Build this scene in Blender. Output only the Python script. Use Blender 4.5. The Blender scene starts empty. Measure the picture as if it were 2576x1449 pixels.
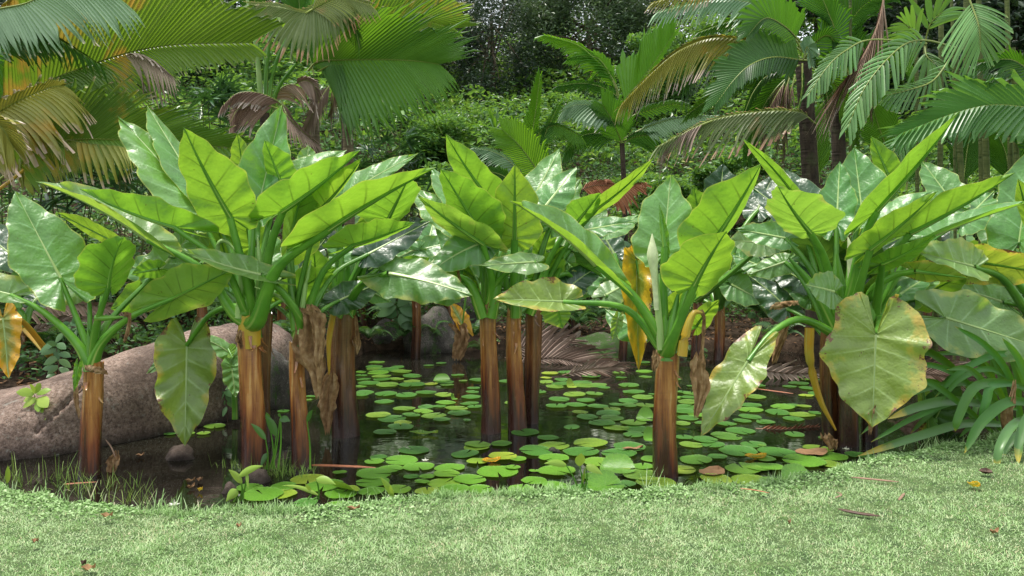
import bpy, math, random
import numpy as np
from mathutils import Vector, noise as mnoise
rng = np.random.default_rng(7)
random.seed(7)
sc = bpy.context.scene
COL = sc.collection
R = math.radians
# ---------------------------------------------------------------- camera, sky, sun, exposure
FOC, CX, HY, H = 2000.0, 1287.5, 600.0, 1.75      # focal length in photo units, centre column, horizon row, eye height
cam = bpy.data.cameras.new('camera'); camo = bpy.data.objects.new('camera', cam); COL.objects.link(camo)
camo.location = (0, 0, H); camo.rotation_euler = (R(90), 0, 0)
cam.sensor_width = 36; cam.lens = 36*FOC/2575; cam.shift_y = -(724.5-HY)/2575; cam.clip_end = 600; cam.clip_start = .05
sc.camera = camo
SUN_EL, SUN_AZ = R(77), R(-75)
w = bpy.data.worlds.new('World'); sc.world = w; w.use_nodes = True
nt = w.node_tree; nt.nodes.clear()
wo = nt.nodes.new('ShaderNodeOutputWorld'); bg = nt.nodes.new('ShaderNodeBackground'); sky = nt.nodes.new('ShaderNodeTexSky')
sky.sky_type = 'NISHITA'; sky.sun_disc = False; sky.sun_elevation = SUN_EL; sky.sun_rotation = SUN_AZ; sky.dust_density = 4; sky.air_density = 1.2
mx = nt.nodes.new('ShaderNodeMix'); mx.data_type = 'RGBA'; mx.inputs[0].default_value = .80
mx.inputs[7].default_value = (3.3, 3.38, 3.38, 1)       # even cloud cover
nt.links.new(sky.outputs[0], mx.inputs[6]); nt.links.new(mx.outputs[2], bg.inputs[0]); nt.links.new(bg.outputs[0], wo.inputs[0])
bg.inputs[1].default_value = .12
sl = bpy.data.lights.new('sun', 'SUN'); sl.energy = 1.5; sl.angle = R(10); sl.color = (1, .96, .88)
so = bpy.data.objects.new('sun', sl); COL.objects.link(so)
so.rotation_euler = (R(90)-SUN_EL, 0, math.pi - SUN_AZ); so.location = (0, 0, 20)
sc.view_settings.view_transform = 'Standard'; sc.view_settings.look = 'None'; sc.view_settings.gamma = 1
sc.view_settings.use_curve_mapping = False; sc.view_settings.exposure = 1.75
sc.render.engine = 'CYCLES'; sc.cycles.max_bounces = 8; sc.cycles.transparent_max_bounces = 8
sc.cycles.diffuse_bounces = 4; sc.cycles.glossy_bounces = 3; sc.cycles.transmission_bounces = 5

# ---------------------------------------------------------------- helpers
def P(px, py, Y): return np.array([(px-CX)/FOC*Y, Y, H-(py-HY)/FOC*Y])
def V3(*a): return np.array(a, float)
def nrm(v):
    v = np.asarray(v, float); return v/(np.linalg.norm(v, axis=-1, keepdims=True)+1e-12)

def mesh(name, verts, faces, mats, uv=None, tone=None, smooth=True, fmat=None, off=None):
    """verts (n,3); faces: array (m,4)/(m,3) or list of arrays"""
    verts = np.asarray(verts, np.float32)
    if off is not None: verts = verts - np.asarray(off, np.float32)
    me = bpy.data.meshes.new(name)
    fl = [np.asarray(f, np.int32) for f in (faces if isinstance(faces, list) else [faces]) if len(f)]
    li = np.concatenate([f.ravel() for f in fl]); tot = np.concatenate([np.full(len(f), f.shape[1], np.int32) for f in fl])
    st = np.concatenate([[0], np.cumsum(tot)[:-1]]).astype(np.int32)
    me.vertices.add(len(verts)); me.vertices.foreach_set('co', verts.ravel())
    me.loops.add(len(li)); me.loops.foreach_set('vertex_index', li)
    me.polygons.add(len(tot)); me.polygons.foreach_set('loop_start', st); me.polygons.foreach_set('loop_total', tot)
    me.polygons.foreach_set('use_smooth', np.full(len(tot), smooth))
    if fmat is not None: me.polygons.foreach_set('material_index', np.asarray(fmat, np.int32))
    if uv is not None:
        l = me.uv_layers.new(name='UVMap'); l.data.foreach_set('uv', np.asarray(uv, np.float32)[li].ravel())
    if tone is not None:
        a = me.attributes.new('tone', 'FLOAT', 'POINT'); a.data.foreach_set('value', np.asarray(tone, np.float32))
    for m in (mats if isinstance(mats, (list, tuple)) else [mats]): me.materials.append(m)
    me.update(); me.validate()
    return me
def link(name, data, parent=None, loc=None):
    o = bpy.data.objects.new(name, data); COL.objects.link(o)
    if parent is not None: o.parent = parent
    if loc is not None: o.location = [float(c) for c in loc]
    return o
def tag(o, label=None, cat=None, group=None, kind=None):
    for k, v in (('label', label), ('category', cat), ('group', group), ('kind', kind)):
        if v: o[k] = v
    return o
def thing(name, loc, label, cat, group=None): return tag(link(name, None, None, loc), label, cat, group)

class MB:
    """collects grids and strips into one mesh"""
    def __init__(s): s.v, s.f4, s.f3, s.uv, s.t, s.m4, s.m3, s.n = [], [], [], [], [], [], [], 0
    def add(s, v, f, uv=None, tone=0., m=0):
        v = np.asarray(v, float).reshape(-1, 3); f = np.asarray(f, int)+s.n
        (s.f4 if f.shape[1] == 4 else s.f3).append(f); (s.m4 if f.shape[1] == 4 else s.m3).append(np.full(len(f), m))
        s.v.append(v); s.uv.append(np.zeros((len(v), 2)) if uv is None else np.asarray(uv, float).reshape(-1, 2))
        s.t.append(np.broadcast_to(np.asarray(tone, float).ravel() if np.ndim(tone) else tone, (len(v),))); s.n += len(v)
    def grid(s, v, uv=None, tone=0., m=0, closed=False):
        a, b = v.shape[:2]; s.add(v, gridf(a, b, closed), uv, tone, m)
    def tube(s, pts, rad, k=8, tone=0., m=0, cap=False, flat=1., updir=None):
        pts = np.asarray(pts, float); n = len(pts); rad = np.broadcast_to(rad, (n,))
        tg = nrm(np.gradient(pts, axis=0)); up = np.array([0, 0, 1.]) if updir is None else updir
        up = np.broadcast_to(up, (n, 3)).copy(); par = np.abs((tg*up).sum(1)) > .98; up[par] = [0, 1., 0]
        a = nrm(np.cross(tg, up)); b = np.cross(a, tg)
        th = np.arange(k+1)/k*2*math.pi
        v = pts[:, None]+rad[:, None, None]*(np.cos(th)[None, :, None]*a[:, None]+flat*np.sin(th)[None, :, None]*b[:, None])
        uv = np.stack(np.broadcast_arrays(np.arange(k+1)[None]/k, np.linspace(0, 1, n)[:, None]), -1)
        s.grid(v, uv, tone, m)
    def build(s, name, mats, parent=None, off=None, smooth=True):
        f = []; fm = []
        if s.f4: f.append(np.concatenate(s.f4)); fm.append(np.concatenate(s.m4))
        if s.f3: f.append(np.concatenate(s.f3)); fm.append(np.concatenate(s.m3))
        me = mesh(name, np.concatenate(s.v), f, mats, np.concatenate(s.uv), np.concatenate(s.t), smooth, np.concatenate(fm), off)
        return link(name, me, parent)
def gridf(a, b, closed=False):
    i, j = np.meshgrid(np.arange(a-1), np.arange(b-1), indexing='ij'); q = i*b+j
    return np.stack([q, q+1, q+b+1, q+b], -1).reshape(-1, 4)
def curve(pts, n):
    """Catmull-Rom through pts"""
    p = np.asarray(pts, float)
    if len(p) == 2: return p[0]+(p[1]-p[0])*np.linspace(0, 1, n)[:, None]
    q = np.vstack([2*p[0]-p[1], p, 2*p[-1]-p[-2]])
    u = np.linspace(0, len(p)-1-1e-9, n); i = u.astype(int); t = (u-i)[:, None]
    a, b, c, d = q[i], q[i+1], q[i+2], q[i+3]
    return .5*((2*b)+(-a+c)*t+(2*a-5*b+4*c-d)*t*t+(-a+3*b-3*c+d)*t**3)
def bez(a, b, c, n):
    t = np.linspace(0, 1, n)[:, None]; return (1-t)**2*a+2*t*(1-t)*b+t*t*c
def interp(x, xs, ys): return np.interp(x, xs, ys)
def smooth01(x): x = np.clip(x, 0, 1); return x*x*(3-2*x)
def vnoise(x, y, s=1., seed=0):
    """cheap smooth value noise"""
    x = np.asarray(x)*s+seed*17.3; y = np.asarray(y)*s+seed*9.7
    xi, yi = np.floor(x), np.floor(y); fx, fy = x-xi, y-yi; fx = fx*fx*(3-2*fx); fy = fy*fy*(3-2*fy)
    def h(a, b): v = np.sin(a*127.1+b*311.7+seed*3.1)*43758.5453; return v-np.floor(v)
    return (h(xi, yi)*(1-fx)+h(xi+1, yi)*fx)*(1-fy)+(h(xi, yi+1)*(1-fx)+h(xi+1, yi+1)*fx)*fy

# ---------------------------------------------------------------- materials
class NT:
    def __init__(s, name):
        s.m = bpy.data.materials.new(name); s.m.use_nodes = True; s.t = s.m.node_tree; s.t.nodes.clear()
        s.out = s.n('ShaderNodeOutputMaterial')
    def n(s, typ, **k):
        x = s.t.nodes.new(typ)
        for a, b in k.items(): setattr(x, a, b)
        return x
    def set(s, inp, v):
        if isinstance(v, bpy.types.NodeSocket): s.t.links.new(v, inp)
        elif v is not None: inp.default_value = tuple(v)+(1,) if isinstance(v, (tuple, list)) and len(v) == 3 and inp.type == 'RGBA' else v
    def math(s, op, a, b=None, c=None):
        x = s.n('ShaderNodeMath', operation=op); s.set(x.inputs[0], a)
        if b is not None: s.set(x.inputs[1], b)
        if c is not None: s.set(x.inputs[2], c)
        return x.outputs[0]
    def mix(s, f, a, b, bl='MIX'):
        x = s.n('ShaderNodeMix', data_type='RGBA', blend_type=bl); s.set(x.inputs[0], f); s.set(x.inputs[6], a); s.set(x.inputs[7], b); return x.outputs[2]
    def ramp(s, f, stops, interp='LINEAR'):
        x = s.n('ShaderNodeValToRGB'); s.set(x.inputs[0], f); e = x.color_ramp.elements; x.color_ramp.interpolation = interp
        while len(e) < len(stops): e.new(.5)
        for k, (p, c) in enumerate(stops):
            e[k].position = p; e[k].color = (c, c, c, 1) if not isinstance(c, (tuple, list)) else tuple(c)+(1,)
        return x.outputs[0]
    def rng(s, f, a, b, c=0., d=1.):
        x = s.n('ShaderNodeMapRange'); s.set(x.inputs[0], f)
        for i, v in enumerate((a, b, c, d)): s.set(x.inputs[i+1], v)
        return x.outputs[0]
    def noise(s, scale, detail=3, rough=.55, vec=None, stretch=None, dist=0.):
        if vec is None: vec = s.n('ShaderNodeTexCoord').outputs['Object']
        if stretch is not None:
            mp = s.n('ShaderNodeMapping'); s.set(mp.inputs[0], vec); mp.inputs[3].default_value = stretch; vec = mp.outputs[0]
        x = s.n('ShaderNodeTexNoise'); s.set(x.inputs['Vector'], vec); x.inputs['Scale'].default_value = scale
        x.inputs['Detail'].default_value = detail; x.inputs['Roughness'].default_value = rough; x.inputs['Distortion'].default_value = dist
        return x.outputs[0]
    def uv(s):
        x = s.n('ShaderNodeSeparateXYZ'); s.set(x.inputs[0], s.n('ShaderNodeTexCoord').outputs['UV']); return x.outputs[0], x.outputs[1]
    def tone(s): return s.n('ShaderNodeAttribute', attribute_name='tone').outputs['Fac']
    def orand(s): return s.n('ShaderNodeObjectInfo').outputs['Random']
    def bump(s, h, strength=.3, dist=.01, normal=None):
        x = s.n('ShaderNodeBump'); x.inputs['Strength'].default_value = strength; x.inputs['Distance'].default_value = dist; s.set(x.inputs['Height'], h)
        if normal is not None: s.set(x.inputs['Normal'], normal)
        return x.outputs[0]
    def prin(s, col, rough=.6, spec=.5, normal=None, coat=None):
        x = s.n('ShaderNodeBsdfPrincipled'); s.set(x.inputs['Base Color'], col); s.set(x.inputs['Roughness'], rough); s.set(x.inputs['Specular IOR Level'], spec)
        if normal is not None: s.set(x.inputs['Normal'], normal)
        if coat is not None: s.set(x.inputs['Coat Weight'], coat); x.inputs['Coat Roughness'].default_value = .25
        return x.outputs[0]
    def done(s, surf): s.set(s.out.inputs[0], surf); return s.m
    def trans(s, shader, tcol, f, normal=None):
        t = s.n('ShaderNodeBsdfTranslucent'); s.set(t.inputs[0], tcol)
        if normal is not None: s.set(t.inputs['Normal'], normal)
        m = s.n('ShaderNodeMixShader'); s.set(m.inputs[0], f); s.set(m.inputs[1], shader); s.set(m.inputs[2], t.outputs[0]); return m.outputs[0]
    def hsv(s, col, h=.5, sat=1., v=1.):
        x = s.n('ShaderNodeHueSaturation'); s.set(x.inputs[4], col); s.set(x.inputs[0], h); s.set(x.inputs[1], sat); s.set(x.inputs[2], v); return x.outputs[0]

NV = 9.0
def arum_mat(name, top, under, tcol, edge, yel=0., brown=0., tf=.40, rough=.36, spec=.7):
    g = NT(name); u, v = g.uv(); rnd = g.orand()
    k = g.math('ABSOLUTE', g.math('SUBTRACT', g.math('FRACT', g.math('MULTIPLY', u, NV)), .5))      # 0.5 = on a side vein
    vein = g.rng(k, .43, .49); mid = g.rng(v, .028, .012)
    lines = g.math('MAXIMUM', g.math('MULTIPLY', vein, g.rng(v, .98, .3, .15, 1)), mid)
    n1 = g.noise(7, 3); n2 = g.noise(28, 3)
    tb = g.mix(g.rng(n1, .3, .7), top, tuple(c*1.5 for c in top))
    tb = g.mix(g.math('MULTIPLY', lines, .75), tb, tuple(min(1, c*2.2+.12) for c in top))
    ub = g.mix(g.rng(n1, .35, .7), under, tuple(c*1.25 for c in under))
    ub = g.mix(g.math('MULTIPLY', lines, .7), ub, tuple(c*.45 for c in under))
    tc = g.mix(g.math('MULTIPLY', lines, .65), g.mix(g.rng(n1, .3, .75), tcol, tuple(c*1.2 for c in tcol)), tuple(c*.3 for c in tcol))
    e = g.rng(g.math('ADD', v, g.math('MULTIPLY', n2, .06)), .985, 1.02)
    if yel:
        yf = g.rng(g.math('ADD', g.math('MULTIPLY', v, .55), n1), 1.15-yel*.65, 1.35-yel*.6)
        tb = g.mix(yf, tb, edge); ub = g.mix(yf, ub, edge); tc = g.mix(yf, tc, tuple(c*1.1 for c in edge))
    else:
        e = g.math('MULTIPLY', e, .8)
        tb = g.mix(e, tb, edge); ub = g.mix(e, ub, edge); tc = g.mix(e, tc, edge)
    if brown:
        bf = g.rng(g.math('ADD', g.math('MULTIPLY', v, .5), g.noise(9, 4, .7)), 1.12-brown*.3, 1.17-brown*.3)
        tb = g.mix(bf, tb, (.22, .11, .045)); ub = g.mix(bf, ub, (.22, .11, .045)); tc = g.mix(bf, tc, (.12, .05, .02))
    sp = g.rng(g.noise(38, 2, .5), .735, .76, 0, .85); dust = g.rng(g.noise(3.3, 5, .75), .5, .72, 0, .30)      # spots, weathering
    tb = g.mix(dust, tb, tuple(c*.9+.07 for c in top)); tb = g.mix(sp, tb, (.16, .10, .03)); ub = g.mix(sp, ub, (.16, .10, .03)); tc = g.mix(sp, tc, (.08, .04, .01)); ub = g.mix(dust, ub, tuple(c*.7 for c in under)); tc = g.mix(dust, tc, tuple(c*.62 for c in tcol))
    back = g.n('ShaderNodeNewGeometry').outputs['Backfacing']
    base = g.mix(back, tb, ub)
    hv = g.rng(rnd, 0, 1, .485, .512); base = g.hsv(base, hv, 1., g.rng(rnd, 0, 1, 1.15, .85)); tc = g.hsv(tc, hv)
    wave = g.math('COSINE', g.math('MULTIPLY', u, 2*math.pi*NV))
    hgt = g.math('ADD', g.math('MULTIPLY', wave, .35), g.math('ADD', g.math('MULTIPLY', n2, .5), g.math('MULTIPLY', n1, 1.4)))
    nb = g.bump(hgt, .7, .014)
    return g.done(g.trans(g.prin(base, g.rng(n2, .3, .7, rough-.05, rough+.12), g.mix(back, (spec,)*3, (.35,)*3), nb, coat=g.math('MULTIPLY', g.math('SUBTRACT', 1., back), .35)), tc, tf, nb))
M = {}
M['leaf'] = arum_mat('arum_leaf_green', (.085, .225, .052), (.13, .27, .035), (.28, .51, .032), (.42, .50, .08))
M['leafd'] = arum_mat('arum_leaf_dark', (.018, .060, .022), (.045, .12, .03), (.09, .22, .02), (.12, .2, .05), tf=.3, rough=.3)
M['leafp'] = arum_mat('arum_leaf_pale', (.12, .23, .07), (.14, .28, .05), (.34, .55, .05), (.45, .48, .10), yel=.25)
M['leafy'] = arum_mat('arum_leaf_yellowing', (.15, .24, .05), (.18, .28, .04), (.38, .50, .04), (.60, .46, .07), yel=.30, brown=.32)
M['leafyy'] = arum_mat('arum_leaf_yellow', (.16, .22, .035), (.30, .30, .03), (.5, .45, .03), (.72, .42, .025), yel=.85, brown=.25)
def dry_mat():
    g = NT('dry_leaf'); u, v = g.uv(); n = g.noise(14, 4, .65); n2 = g.noise(60, 3)
    c = g.ramp(n, [(.3, (.13, .07, .035)), (.5, (.32, .19, .09)), (.7, (.50, .35, .20))])
    nb = g.bump(g.math('ADD', n, g.math('MULTIPLY', n2, .4)), .8, .01)
    return g.done(g.trans(g.prin(c, .75, .25, nb), (.30, .17, .08), .2))
M['dry'] = dry_mat()
def stalk_mat(name, c, c2, edge, rough=.34):
    g = NT(name); u, v = g.uv(); n = g.noise(5, 3); s = g.noise(60, 2, vec=None, stretch=(1, 1, .06))
    col = g.mix(g.rng(n, .3, .7), c, c2)
    ring = g.math('ABSOLUTE', g.math('SUBTRACT', u, .75))
    e = g.math('MULTIPLY', g.rng(g.math('ABSOLUTE', g.math('SUBTRACT', ring, .16)), .035, .015), g.rng(v, .55, .05, .0, .9))
    col = g.mix(e, col, edge); col = g.hsv(col, .5, 1, g.rng(g.orand(), 0, 1, .85, 1.15))
    return g.done(g.trans(g.prin(col, rough, .5, g.bump(s, .25, .004)), c2, .12))
M['stalk'] = stalk_mat('green_stalk', (.06, .20, .018), (.13, .32, .03), (.42, .52, .14))
M['rib'] = stalk_mat('pale_midrib', (.26, .38, .12), (.34, .46, .17), (.5, .55, .25))
M['frib'] = stalk_mat('frond_midrib', (.20, .26, .05), (.28, .34, .08), (.4, .42, .15))
M['stalkp'] = stalk_mat('pale_stalk', (.22, .40, .10), (.35, .50, .18), (.5, .55, .3))
M['stalky'] = stalk_mat('yellow_stalk', (.60, .30, .02), (.48, .38, .05), (.6, .5, .15))
def trunk_mat(name, pale, mid, dark, band):
    g = NT(name); tc = g.n('ShaderNodeTexCoord').outputs['Object']
    st = g.noise(34, 4, .65, stretch=(1, 1, .045)); st2 = g.noise(10, 3, .6, stretch=(1, 1, .16)); fine = g.noise(120, 3, .6, stretch=(1, 1, .1))
    t = g.tone(); rnd = g.orand()
    f = g.math('ADD', g.math('MULTIPLY', g.math('SUBTRACT', st, .5), .95), g.math('ADD', g.math('MULTIPLY', st2, .75), g.rng(t, .24, .72, -.40, .12)))
    col = g.ramp(f, [(.10, dark), (.30, mid), (.54, pale), (.74, band)])
    rings = g.noise(9, 5, .7, stretch=(.5, .5, 7)); col = g.mix(g.math('MULTIPLY', g.rng(rings, .56, .7), g.rng(t, .45, 1, 0, .55)), col, tuple(c*.45 for c in mid))
    col = g.hsv(col, .5, 1, g.rng(rnd, 0, 1, .85, 1.15))
    wet = g.rng(st2, .3, .7, .16, .38)
    nb = g.bump(g.math('ADD', st, g.math('MULTIPLY', fine, .3)), .35, .010)
    return g.done(g.prin(col, wet, .65, nb, coat=.3))
M['trunk'] = trunk_mat('arum_trunk', (.40, .17, .042), (.19, .052, .017), (.055, .020, .014), (.60, .40, .18))
M['trunkd'] = trunk_mat('arum_trunk_dark', (.20, .08, .025), (.095, .032, .014), (.035, .014, .010), (.36, .21, .09))
def palm_mat(name, c1, c2, tcol, tip, stain=None, tf=.38, rough=.38, tipw=.95, amount=0.):
    g = NT(name); u, v = g.uv(); t = g.tone(); n = g.noise(2.2, 4, .6); n2 = g.noise(9, 3, .6); rnd = g.orand()
    col = g.mix(g.rng(t, .15, .85), tuple(c*.8 for c in c1), c2); tc = g.mix(t, tcol, tuple(c*.6 for c in tcol))
    col = g.mix(g.math('MULTIPLY', g.rng(n2, .35, .7), .35), col, tuple(c*.6 for c in c1))
    if stain:
        sf = g.math('MULTIPLY', g.rng(g.math('ADD', g.math('ADD', n, g.math('MULTIPLY', g.math('SUBTRACT', t, .5), .14)), g.rng(u, .15, .95, .05, -.2)), .57-amount, .72-amount), g.rng(v, 1., .7, .5, 1.))
        col = g.mix(sf, col, stain); tc = g.mix(sf, tc, stain)
    tf_ = g.rng(g.math('ADD', v, g.math('MULTIPLY', g.math('SUBTRACT', n2, .5), .25)), tipw-.04, tipw+.03)
    col = g.mix(tf_, col, tip); tc = g.mix(tf_, tc, tip)
    back = g.n('ShaderNodeNewGeometry').outputs['Backfacing']; col = g.mix(g.math('MULTIPLY', back, .35), col, tuple(min(1, c*1.6+.02) for c in c2))
    col = g.hsv(col, g.rng(rnd, 0, 1, .49, .51), 1, g.rng(rnd, 0, 1, .88, 1.12))
    return g.done(g.trans(g.prin(col, rough, .55), tc, tf))
M['palm'] = palm_mat('palm_green', (.03, .11, .018), (.10, .24, .045), (.22, .46, .02), (.55, .48, .33), tipw=1.0)
M['palmdk'] = palm_mat('palm_dark_green', (.022, .085, .016), (.05, .15, .025), (.14, .36, .015), (.4, .38, .2), tipw=1.03)
M['palmb'] = palm_mat('palm_bright_green', (.07, .21, .02), (.12, .30, .03), (.32, .64, .02), (.45, .45, .15), tf=.42, tipw=1.05)
M['palmo'] = palm_mat('palm_orange_stained', (.045, .135, .018), (.17, .29, .05), (.30, .50, .03), (.62, .52, .40), stain=(.50, .32, .05), tipw=.97, amount=.09)
M['palmy'] = palm_mat('palm_yellowing', (.22, .26, .05), (.38, .38, .09), (.50, .45, .05), (.62, .50, .42), stain=(.58, .32, .04), tipw=.86, amount=.04)
M['palmp'] = palm_mat('palm_pale_green', (.18, .32, .17), (.32, .47, .29), (.25, .45, .14), (.75, .68, .5), tf=.2, tipw=.98)  # pale mint: sky sheen on the fronds is put into this colour
M['palmbr'] = palm_mat('palm_browning', (.15, .22, .08), (.30, .36, .17), (.32, .38, .09), (.68, .42, .28), stain=(.52, .30, .16), tipw=.84, amount=-.02)
M['palmdead'] = palm_mat('palm_dead', (.22, .13, .09), (.38, .27, .21), (.2, .1, .05), (.42, .35, .31), tf=.12, rough=.8, tipw=.75)
M['palmgrey'] = palm_mat('palm_dead_grey', (.26, .18, .135), (.40, .31, .25), (.2, .12, .08), (.50, .43, .38), tf=.1, rough=.8, tipw=.9)
M['palmrust'] = palm_mat('palm_dead_rust', (.24, .085, .04), (.36, .15, .07), (.3, .1, .04), (.40, .20, .12), tf=.15, rough=.7, tipw=.9)
M['strap'] = palm_mat('strap_leaf', (.03, .135, .012), (.055, .19, .02), (.22, .46, .015), (.6, .38, .03), tf=.34, rough=.5, tipw=.99)
M['strapy'] = palm_mat('strap_leaf_yellow_tip', (.05, .14, .035), (.09, .20, .05), (.2, .35, .03), (.62, .42, .05), tf=.3, rough=.35, tipw=.86)
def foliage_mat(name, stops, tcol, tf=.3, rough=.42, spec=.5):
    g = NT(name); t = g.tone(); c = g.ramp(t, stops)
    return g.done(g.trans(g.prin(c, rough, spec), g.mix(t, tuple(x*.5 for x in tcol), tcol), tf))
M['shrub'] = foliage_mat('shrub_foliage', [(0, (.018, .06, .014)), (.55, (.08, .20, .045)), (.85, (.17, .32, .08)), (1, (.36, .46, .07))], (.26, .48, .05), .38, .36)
M['ivy'] = foliage_mat('slope_foliage', [(0, (.016, .05, .016)), (.5, (.07, .17, .06)), (.85, (.17, .30, .13)), (1, (.34, .42, .10))], (.20, .38, .08), .33, .34)
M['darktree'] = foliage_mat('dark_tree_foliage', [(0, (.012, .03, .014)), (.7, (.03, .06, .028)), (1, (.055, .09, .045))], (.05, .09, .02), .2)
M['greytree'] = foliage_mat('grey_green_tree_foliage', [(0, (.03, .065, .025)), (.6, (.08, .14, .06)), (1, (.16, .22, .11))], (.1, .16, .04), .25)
M['fan'] = foliage_mat('fan_palm_leaf', [(0, (.014, .05, .02)), (.7, (.03, .09, .03)), (1, (.07, .16, .05))], (.08, .2, .03), .2, .3)
M['fanb'] = foliage_mat('fan_palm_leaf_bright', [(0, (.03, .10, .02)), (.7, (.08, .2, .04)), (1, (.14, .28, .05))], (.2, .4, .03), .3, .35)
M['fern'] = foliage_mat('fern_leaf', [(0, (.03, .09, .025)), (.7, (.06, .16, .04)), (1, (.12, .24, .06))], (.15, .3, .04), .3, .5)
M['herb'] = foliage_mat('herb_leaf', [(0, (.05, .14, .05)), (1, (.13, .25, .10))], (.2, .35, .08), .3, .42)
M['lime'] = foliage_mat('lime_leaf', [(0, (.22, .38, .04)), (1, (.36, .50, .08))], (.45, .6, .06), .35, .42)
M['grass'] = foliage_mat('grass_blade', [(0, (.16, .31, .08)), (.5, (.42, .61, .28)), (.86, (.62, .77, .46)), (.93, (.62, .58, .34)), (1, (.70, .62, .46))], (.30, .48, .15), .35, .75, .2)
M['sedge'] = foliage_mat('sedge_blade', [(0, (.12, .25, .03)), (1, (.30, .42, .10))], (.3, .45, .06), .3, .5)
def bark_mat(name, c1, c2, ring=0.):
    g = NT(name); n = g.noise(16, 4, .65, stretch=(1, 1, .35)); r = g.noise(9, 3, .6, stretch=(.12, .12, 3))
    c = g.mix(g.rng(g.math('ADD', g.math('MULTIPLY', n, 1-ring), g.math('MULTIPLY', r, ring)), .35, .65), c1, c2)
    moss = g.rng(g.noise(5, 4, .6), .55, .75, 0, .5); c = g.mix(moss, c, (.06, .09, .03))
    return g.done(g.prin(c, .85, .3, g.bump(g.math('ADD', n, r), .7, .02)))
M['bark'] = bark_mat('bark_grey_brown', (.06, .045, .03), (.17, .13, .09))
M['ring'] = bark_mat('ringed_palm_bark', (.065, .05, .03), (.20, .16, .10), .7)
M['barkdk'] = bark_mat('bark_dark', (.025, .017, .012), (.07, .05, .035))
M['cane'] = bark_mat('green_cane', (.045, .07, .02), (.13, .15, .045), .5)
def rock_mat(name, c1, c2, moss=.0, sc_=30):
    g = NT(name); n = g.noise(sc_, 6, .75); f = g.noise(140, 3, .7); big = g.noise(1.6, 4, .6)
    c = g.mix(g.rng(n, .4, .6), c1, c2); sp = g.noise(42, 4, .85); c = g.mix(g.rng(sp, .54, .62, 0, .7), c, (.46, .38, .34)); c = g.mix(g.rng(sp, .45, .38, 0, .8), c, (.035, .028, .026)); c = g.mix(g.rng(f, .42, .33, 0, .6), c, (.045, .035, .032))
    c = g.mix(g.rng(big, .42, .62, 0, .75), c, tuple(x*.4 for x in c1))
    pos = g.n('ShaderNodeSeparateXYZ'); g.set(pos.inputs[0], g.n('ShaderNodeNewGeometry').outputs['Position'])
    wet = g.rng(g.math('ADD', pos.outputs[2], g.math('MULTIPLY', big, .08)), .16, .05); c = g.mix(g.math('MULTIPLY', wet, .8), c, (.022, .018, .015))
    lich = g.rng(g.noise(11, 5, .75), .60, .66, 0, .45); c = g.mix(lich, c, (.30, .31, .27))
    if moss: c = g.mix(g.rng(g.noise(4, 5, .65), .6-moss*.3, .72-moss*.3), c, (.05, .10, .022))
    return g.done(g.prin(c, .82, .3, g.bump(g.math('ADD', n, g.math('MULTIPLY', f, .4)), .7, .02)))
M['granite'] = rock_mat('pink_granite', (.15, .098, .076), (.36, .255, .205))
M['rock'] = rock_mat('grey_rock', (.07, .065, .058), (.17, .155, .14), .25)
M['mossrock'] = rock_mat('mossy_rock', (.06, .06, .045), (.14, .13, .10), .75)
def ground_mat():
    g = NT('ground_soil_and_turf'); t = g.tone(); n = g.noise(9, 5, .7); f = g.noise(70, 4, .7)
    soil = g.mix(g.rng(n, .35, .65), (.028, .018, .012), (.085, .055, .035)); soil = g.mix(g.rng(f, .58, .7, 0, .6), soil, (.17, .11, .07))
    turf = g.mix(g.rng(n, .35, .65), (.045, .085, .03), (.13, .19, .07)); turf = g.mix(g.rng(f, .6, .68, 0, .5), turf, (.24, .19, .12))
    return g.done(g.prin(g.mix(t, soil, turf), .9, .2, g.bump(g.math('ADD', n, f), .8, .03)))
M['ground'] = ground_mat()
def water_mat():
    g = NT('pond_water'); n = g.noise(3.2, 3, .5, stretch=(1, 1.6, 1)); f = g.noise(95, 5, .75); big = g.noise(.9, 4, .6, dist=.6); mid = g.noise(14, 4, .7)
    body = g.mix(g.rng(big, .4, .65), (.0035, .003, .0022), (.009, .0075, .0045))
    # floating dust, duckweed and scum
    scum = g.math('MULTIPLY', g.rng(f, .60, .645), g.rng(g.math('ADD', big, g.math('MULTIPLY', mid, .5)), .62, .80))
    col = g.mix(scum, body, (.24, .26, .20))
    film = g.rng(g.noise(1.7, 5, .65, dist=1.5), .60, .74, 0, .05); col = g.mix(film, col, (.12, .14, .10))
    rough = g.math('ADD', g.math('MULTIPLY', scum, .5), .045)
    return g.done(g.prin(col, rough, .5, g.bump(g.math('ADD', g.math('MULTIPLY', n, 1.), g.math('MULTIPLY', scum, .15)), .09, .03)))
M['water'] = water_mat()
def pad_mat(name, c1, c2, yel):
    g = NT(name); u, v = g.uv(); rnd = g.orand(); n = g.noise(18, 3); rr = g.noise(6, 2)
    ray = g.rng(g.math('ABSOLUTE', g.math('SUBTRACT', g.math('FRACT', g.math('MULTIPLY', u, 16)), .5)), .40, .5)
    c = g.mix(g.rng(n, .3, .7), c1, c2); c = g.mix(g.math('MULTIPLY', ray, .3), c, tuple(x*1.6 for x in c2))
    c = g.mix(g.math('MULTIPLY', g.rng(rnd, .55, 1.), g.rng(rr, .3, .6, .3, 1)), c, yel)
    c = g.mix(g.rng(g.noise(9, 4, .7), .63, .70, 0, .8), c, (.25, .17, .04))
    c = g.mix(g.rng(v, .955, 1., 0, .35), c, (.30, .42, .14))
    return g.done(g.trans(g.prin(c, g.rng(n, .3, .7, .25, .42), .5, g.bump(g.math('ADD', n, g.math('MULTIPLY', ray, .4)), .35, .006)), (.25, .45, .03), .12))
M['pad'] = pad_mat('lily_pad', (.035, .13, .02), (.08, .22, .03), (.22, .33, .03))
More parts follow.
